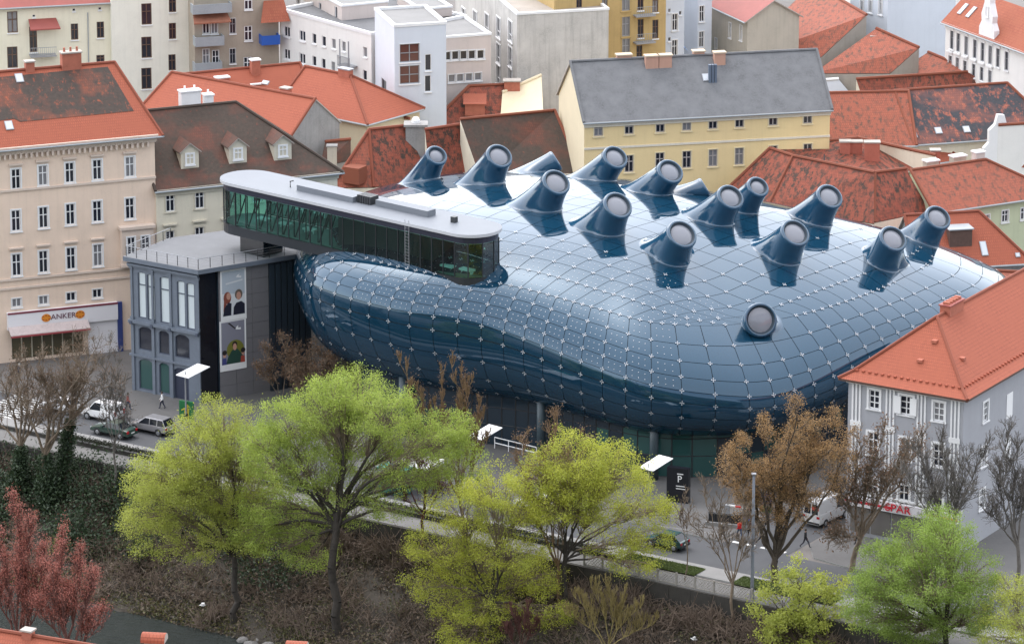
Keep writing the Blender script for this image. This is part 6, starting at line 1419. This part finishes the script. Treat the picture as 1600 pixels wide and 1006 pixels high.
    for x in (-wx-.02, wx+.05):
        for s_ in (-1, 1): w = link('wheel', wme, o, loc=(x, s_*(hw-.09), .33), rot=(-s_*math.pi/2, 0, 0)); link('rim', rme, w, loc=(0, 0, .095))
    for x in (-wx-.02, wx+.05): A = MB(); [A.tube([(x, s_*(hw-.2), .36), (x, s_*(hw+.004), .36)], .40, 14) for s_ in (-1, 1)]; A.build('wheel_arch', M_trim, o)
    ze_ = stn[-2][1]
    for s_ in (-1, 1):
        MB().box(L/2-.08, L/2+.015, s_*hw*.62, s_*hw*.93, ze_-.25 if kind != 'van' else .8, ze_-.03 if kind != 'van' else 1.25).build('tail_light', M_tail, o); MB().box(-L/2-.012, -L/2+.12, s_*hw*.55, s_*hw*.9, .56, .70).build('headlight', M_head, o)
        MB().box(g0+.1, g0+.3, s_*(hw+.01), s_*(hw+.16), zB(g0)+.02, zB(g0)+.16).build('mirror', mat, o)
    MB().box(L/2-.1, L/2+.05, -hw*.92, hw*.92, .40, .56).build('bumper', M_trim if kind != 'sedan' else mat, o); MB().box(-L/2-.05, -L/2+.1, -hw*.9, hw*.9, .38, .52).build('bumper', M_trim, o)
    MB().box(L/2+.051, L/2+.06, -.26, .26, .60, .72).build('number_plate', M_plate, o)
    return o
c_white = paint('paint_white', (.72, .72, .72)); c_green = paint('paint_dark_green', (.012, .04, .028)); c_silver = paint('paint_silver', (.36, .35, .36), .5); c_teal = paint('paint_teal', (.008, .05, .05))
car('silver estate car on the street nearest the cast iron house', 'estate', -9.0, -49.9, 0, c_silver)
o = car('dark green saloon beside the silver estate car', 'sedan', -11.4, -52.7, 0, c_green)
car('small white delivery van ahead of the silver estate car', 'van', -15.4, -49.3, 0, c_white, solid=True, cat='van')
car('white hatchback half hidden by bare trees at far left', 'hatch', -20.3, -49.4, 0, c_white)
car('dark teal hatchback driving past the small bare tree', 'hatch', 50.0, -51.6, 0, c_teal)
car('silver saloon seen through the big willow', 'sedan', 17.6, -49.6, 0, c_silver)
car('white car hidden behind the yellow crowned tree', 'hatch', 34.5, -49.2, 0, c_white)
bv = car('large white delivery van parked beside the corner house', 'bigvan', 58.4, -37.4, R(-94), paint('paint_offwhite', (.56, .56, .56)), solid=True, cat='van', group='vehicles in the side street')
MB().box(2.62, 2.63, .1, .85, 1.75, 2.05).build('red_lettering', flat('van_red', (.45, .04, .03), .4), bv)

# ------------------------------------------------------------------ people
def person(label, s, t, ang, top, legs, hair=(.04, .03, .02), stride=.3, hgt=1.74, bag=None, arm=.25, group='people on the street'):
    k = hgt/1.74; J = {}; st = stride
    V = [(0,0,.95),(0,0,1.12),(.01,0,1.32),(.015,0,1.46),(.03,0,1.56),(.035,0,1.68), (0,.17,1.40),(-arm*.6,.24,1.13),(-arm*.3+.12,.26,.88),(-arm*.3+.18,.26,.80), (0,-.17,1.40),(arm*.5,-.24,1.13),(arm*.8+.1,-.26,.89),(arm*.8+.14,-.26,.81),
         (0,.10,.88),(st*.55,.10,.49),(st*.75,.10,.09),(st*.75+.17,.10,.04), (0,-.10,.88),(-st*.25,-.10,.49),(-st*.95,-.10,.12),(-st*.95+.14,-.10,.04)]
    E = [(0,1),(1,2),(2,3),(3,4),(4,5),(2,6),(6,7),(7,8),(8,9),(2,10),(10,11),(11,12),(12,13),(0,14),(14,15),(15,16),(16,17),(0,18),(18,19),(19,20),(20,21)]
    rad = [.15,.135,.16,.06,.085,.085, .075,.055,.043,.035, .075,.055,.043,.035, .10,.072,.05,.042, .10,.072,.05,.042]
    me = bpy.data.meshes.new('person'); me.from_pydata([(x*k, y*k, z*k) for x, y, z in V], E, []); ob = bpy.data.objects.new('person', me); COL.objects.link(ob)
    md = ob.modifiers.new('s', 'SKIN'); sv = me.skin_vertices[0].data
    for i, q in enumerate(sv): q.radius = (rad[i]*k*(.85 if i in (0,1,2) else 1), rad[i]*k*(1.15 if i in (0,1,2) else 1)); q.use_root = (i == 0)
    sb = ob.modifiers.new('u', 'SUBSURF'); sb.levels = sb.render_levels = 2
    dg = bpy.context.evaluated_depsgraph_get(); m2 = bpy.data.meshes.new_from_object(ob.evaluated_get(dg)); bpy.data.objects.remove(ob)
    m2.materials.clear(); [m2.materials.append(q) for q in (flat('skin', (.42, .25, .18), .6), top, legs, M_trim)]
    for p in m2.polygons:
        x, y, z = p.center/k; hand = z < .88 and abs(y) > .2
        p.material_index = 0 if (z > 1.47 or hand) else (3 if z < .09 else (1 if z > .90 or abs(y) > .195 else 2)); p.use_smooth = True
    o = link('person', m2, None, loc=tuple(ST(s, t, .1)), rot=ANG + ang, label=label, cat='person', group=group)
    b = MB(); b.lathe([(0,.13),(.06,.12),(.1,.07),(.108,.0),(.095,-.06),(.08,-.1)], (0,0,0), 10); b.build('hair', flat('hair_%d' % int(hair[0]*1000), hair, .7), o, loc=(.015*k, 0, 1.66*k), smooth=True)
    if bag: MB().box(-.24, -.12, -.15, .15, 1.0, 1.42).build('backpack', bag, o)
    return o
cl = lambda n_, c: flat('cloth_' + n_, c, .85)
person('person in a white top walking past the cast iron house', -12.4, -43.7, R(200), cl('white', (.72, .72, .72)), cl('navy', (.03, .035, .06)))
person('person in dark clothes with backpack on the square', -18.4, -44.0, R(60), cl('navy', (.03, .035, .06)), cl('black', (.02, .02, .022)), bag=cl('black', (.02, .02, .022)))
person('person in a red top walking on the square', -15.0, -45.8, R(20), cl('rust', (.3, .05, .04)), cl('denim', (.06, .08, .14)))
person('person in grey walking beside the one in red', -15.5, -46.3, R(20), cl('grey', (.12, .12, .14)), cl('black', (.02, .02, .022)))
person('person with pale cap standing far left before the bakery', -30.0, -44.0, R(90), cl('navy', (.03, .035, .06)), cl('black', (.02, .02, .022)), hair=(.65, .65, .62), stride=.05)
person('person in dark coat walking in front of the parking entrance', 46.5, -45.6, R(120), cl('coat', (.035, .035, .05)), cl('black', (.02, .02, .022)))
person('pale haired person in a dark coat crossing by the side street', 53.7, -48.0, R(170), cl('coat', (.035, .035, .05)), cl('black', (.02, .02, .022)), hair=(.5, .46, .4), stride=.5)
person('person in a bright red jacket near the lamp post', 54.4, -46.2, R(150), cl('red', (.55, .02, .02)), cl('denim', (.06, .08, .14)), stride=.35)
person('person in brown beside the one in the red jacket', 55.2, -45.7, R(150), cl('brown', (.08, .045, .035)), cl('black', (.02, .02, .022)), stride=.3)
person('person in black striding behind the rust brown tree', 56.8, -46.4, R(10), cl('black', (.02, .02, .022)), cl('black', (.02, .02, .022)), stride=.55)
person('person in black walking towards the large white van', 60.6, -45.2, R(10), cl('black', (.02, .02, .022)), cl('coat', (.035, .035, .05)), stride=.5)
person('person in a blue top by the corner house shop', 64.2, -42.0, R(180), cl('blue', (.05, .06, .3)), cl('black', (.02, .02, .022)))

# ------------------------------------------------------------------ street furniture
def reflector(label, foot, panel, hz, w=2.9, d=1.9):
    p = G(*foot); o = thing('reflector_lamp', label, 'street lamp', p, ANG, 'mast lamps with white reflector boards'); q = G(*panel, hz) - p; lx = q[0]*UX + q[1]*UY; ly = -q[0]*UY + q[1]*UX
    MB().tube([(0,0,0),(0,0,hz+.35)], [.09,.07], 8).build('mast', M_grey, o)
    MB().box(-.75, .75, -.5, 3.0, -.04, .04).build('reflector_board', M_whitew, o, loc=(0, 0, hz), rot=(R(4), R(3), 0))
    MB().box(-.14, .14, -.14, .14, .6, 1.1).build('spotlight', M_dark, o); return o
reflector('mast with tilted white board in front of the cast iron house', (291, 663, .13), (311, 588), 5.0); reflector('mast with tilted white board left of the museum glazing', (747, 762, .13), (765, 682), 5.0); reflector('mast with tilted white board at the parking entrance', (1013, 812, .13), (1031, 735), 5.0)
p = G(1060, 783, .13); o = thing('parking_sign', 'tall black parking totem with white letter at the garage entrance', 'sign', p, ANG + R(12)); MB().box(-1.05, 1.05, -.3, .3, 0, 3.3).build('slab', flat('totem_black', (.01, .011, .016), .3), o)
text('P', o, (.2, -.32, 2.25), .9, M_whitew, ext=.01, name='letter'); MB().box(-.05, .55, -.315, -.302, 2.72, 2.8).build('emblem_bar', M_whitew, o); [MB().box(-.15, .75, -.312, -.302, z, z+.08).build('small_line', M_whitew, o) for z in (1.55, 1.3)]
p = G(292, 662, .13); o = thing('advertising_board', 'green advertising board with yellow figure beside the street', 'sign', p, ANG + R(8)); MB().box(-.75, .75, -.12, .12, .25, 2.3).build('board', flat('ad_green', (.02, .15, .05), .4), o); [MB().box(x-.05, x+.05, -.06, .06, 0, .249).build('foot', M_dark, o) for x in (-.5, .5)]
lay_[0] = 0; b = MB(); yl = flat('ad_yellow', (.62, .50, .06), .4)
for pts in (ell(.1, 1.85, .2, .2, 10), [(-.2,1.0),(.3,1.0),(.35,1.6),(-.15,1.65)], [(-.1,.45),(.05,.45),(.05,1.0),(-.2,1.0)], [(.15,.45),(.35,.45),(.3,1.0),(.1,1.0)], [(-.5,1.3),(-.15,1.5),(-.15,1.65),(-.5,1.45)]): b.poly([(x, -.124, z) for x, z in pts])
b.build('yellow_figure', yl, o); MB().box(-.6, .6, -.123, -.121, .32, .5).build('ad_strip', flat('ad_lime', (.35, .5, .2), .4), o)
p = G(1175, 932, .13); o = thing('lamp_post', 'tall grey mast on the near pavement right of the small bare tree', 'lamp post', p); MB().tube([(0,0,0),(0,0,1.2),(0,0,11.2)], [.19,.16,.12], 10).build('mast', rough('mast_grey', (.17, .185, .21), .12, 2), o, smooth=True); MB().box(-.2, .2, -.2, .2, 0, .5).build('base', M_grey, o); MB().box(-.2, .2, -.2, .2, 11.18, 11.26).build('cap', M_grey, o)
p = G(1196, 858, .13); o = thing('direction_sign', 'blue and violet direction sign on a pole beside the rust brown tree', 'sign', p, ANG+R(20)); MB().tube([(0,0,0),(0,0,5.4)], .05, 6).build('pole', M_grey, o); MB().box(-.5, .5, -.06, -.02, 4.2, 5.3).build('plate', flat('sign_violet', (.16, .17, .3), .4), o); MB().box(-.5, .5, -.06, -.02, 3.5, 4.1).build('plate', flat('sign_green', (.05, .2, .08), .4), o)
p = G(1166, 850, .13); o = thing('traffic_sign', 'round blue arrow sign next to the lamp post', 'sign', p, ANG+R(20)); MB().tube([(0,0,0),(0,0,2.9)], .04, 6).build('pole', M_grey, o); b = MB(); b.tube([(0,-.05,2.55),(0,-.09,2.55)], .36, 18); b.build('disc', flat('sign_blue', (.02, .10, .5), .4), o); b = MB(); b.poly([(x, -.094, 2.55+z) for x, z in ((-.2,-.2),(-.08,-.2),(.12,.05),(.2,-.02),(.2,.24),(-.06,.22),(.04,.13),(-.16,-.1))]); b.build('arrow', M_whitew, o)
p = G(1136, 806, .13); o = thing('barrier', 'red and white striped barrier boom at the garage ramp', 'barrier', p, ANG + R(5)); MB().box(-.2, .2, -.2, .2, 0, 1.1).build('post', M_grey, o)
for i in range(6): MB().box(.2+i*.62, .2+(i+1)*.62-.002, -.06, .06, 1.0, 1.14).build('boom_stripe', flat('boom_red', (.5, .03, .04), .5) if i % 2 else M_whitew, o)
p = G(1107, 818, .13); o = thing('ramp_railing', 'dark railing around the garage ramp', 'railing', p, ANG + R(14)); [MB().box(i*.5, i*.5+.05, -.03, .03, 0, 1.1).build('post', M_dark, o) for i in range(9)]; MB().box(0, 4.05, -.04, .04, 1.101, 1.16).build('rail', M_dark, o); MB().poly([(0, .1, .02), (4.05, .1, .02), (4.05, .1, 1.0), (0, .1, 1.0)]).build('mesh_infill', flat('ramp_dark', (.03, .03, .033), .8), o); MB().box(-.2, 4.6, -.35, -.1, 0, .3).build('ramp_kerb', M_conc, o)
# market umbrella and teal kiosk
p = G(655, 758, .13); o = thing('market_umbrella', 'square white market umbrella seen through the bare twigs', 'umbrella', p, ANG); MB().tube([(0,0,0),(0,0,3.1)], .04, 6).build('pole', M_grey, o); b = MB(); e = 1.8
for i in range(4): q = [(-e,-e),(e,-e),(e,e),(-e,e)]; b.poly([(*q[i], 2.35), (*q[(i+1) % 4], 2.35), (0,0,3.05)]); b.poly([(*q[i], 2.1), (*q[(i+1) % 4], 2.1), (*q[(i+1) % 4], 2.35), (*q[i], 2.35)])
b.build('canopy', rough('canvas_white', (.72, .72, .70), .05, 1), o); MB().box(-.4, .4, -.4, .4, 0, .12).build('base', M_conc, o)
p = G(618, 768, .13); o = thing('kiosk', 'teal kiosk beside the white market umbrella', 'kiosk', p, ANG); tl = rough('kiosk_teal', (.03, .17, .15), .1, 1); MB().box(-1.3, 1.3, -.8, .8, 0, 1.05).build('counter', tl, o); MB().box(-1.25, 1.25, -.2, .75, 1.051, 2.3).build('back', tl, o); MB().box(-1.5, 1.5, -1.0, .95, 2.301, 2.42).build('roof', tl, o); [MB().box(x-.04, x+.04, -.95, -.87, 1.05, 2.3).build('post', M_grey, o) for x in (-1.2, 1.2)]
# white double rail in front of the museum glazing
a, b2 = G(773, 700, .13), G(838, 716, .13); d = b2 - a; o = thing('hand_rail', 'white double rail in front of the museum glazing', 'railing', a, math.atan2(d[1], d[0])); Lr = float(np.hypot(d[0], d[1]))
for z in (.55, 1.1): MB().tube([(0,0,z),(Lr,0,z)], .05, 6).build('rail', M_whitew, o)
for i in range(4): MB().box(i*Lr/3-.03, i*Lr/3+.03, -.03, .03, 0, 1.1).build('post', M_whitew, o)
# lattice fence at the edge of the promenade
o = thing('lattice_fence', 'grey lattice fence with posts at the edge of the promenade', 'fence', ST(46.5, -59.85, .06), ANG); wood = rough('fence_wood', (.30, .28, .25), .2, 3)
for i in range(10): MB().box(i*1.9-.07, i*1.9+.07, -.07, .07, -.3, 1.15).build('post', wood, o)
for i in range(9):
    b = MB()
    for k in range(6):
        x0 = i*1.9+.1+k*.3
        for sg_ in (1, -1):
            xa, xb = (x0, x0+.85) if sg_ > 0 else (x0+.85, x0); f = lambda x: min(i*1.9+1.83, x); za, zb_ = .12, .98
            if x0+.85 > i*1.9+1.83: 
                fr_ = (i*1.9+1.83-x0)/.85
                if sg_ > 0: xb, zb_ = i*1.9+1.83, .12+.86*fr_
                else: xa, za = i*1.9+1.83, .98-.86*fr_
            b.tube([(xa, .015*sg_, za), (xb, .015*sg_, zb_)], .022, 4)
    b.build('lattice', wood, o, kind='stuff'); MB().box(i*1.9+.071, (i+1)*1.9-.071, -.03, .03, .99, 1.06).build('rail', wood, o); MB().box(i*1.9+.071, (i+1)*1.9-.071, -.03, .03, .04, .11).build('rail', wood, o)
# litter on the bank and boulders at the water
for i, (px_, py_, lb) in enumerate(((605, 998, 'pale litter on the bank below the big willow, right piece'), (598, 985, 'pale litter on the bank below the big willow, upper piece'), (1090, 1000, 'pale scrap under the lattice fence'), (322, 945, 'pale scrap near the left willow'))):
    p = ST(0, 0); t0_ = -70.
    z_ = -6.6 if px_ < 700 else -3.2; q = G(px_, py_, z_); b = MB(); b.poly([(0,0,.05),(.5,.1,.1),(.55,.45,.12),(.1,.4,.05)]); b.poly([(.1,.1,.3),(.4,.1,.28),(.4,.3,.2),(.1,.35,.22)]); b.box(.1, .4, .1, .3, 0, .2); b.build('litter', flat('litter_pale', (.55,.55,.55), .7), None, loc=tuple(q), rot=i, label=lb, cat='litter')
for i, (px_, py_) in enumerate(((378, 1000), (392, 1008), (405, 1000), (418, 1010))):
    q = G(px_, py_, -8.1); bm = bmesh.new(); bmesh.ops.create_icosphere(bm, subdivisions=2, radius=.55+.15*(i % 2))
    for v in bm.verts: v.co *= 1 + .25*math.sin(v.co.x*5+i)*math.cos(v.co.y*4+i); v.co.z *= .6
    me = bpy.data.meshes.new('boulder'); bm.to_mesh(me); bm.free(); me.materials.append(rough('boulder_stone', (.2, .19, .18), .3, 2)); link('boulder', me, None, loc=tuple(q), label=['leftmost grey boulder at the waterline under the left willow','low boulder, second from the left at the waterline','third boulder from the left at the waterline','rightmost boulder at the waterline under the left willow'][i], cat='boulder', group='boulders at the waterline')
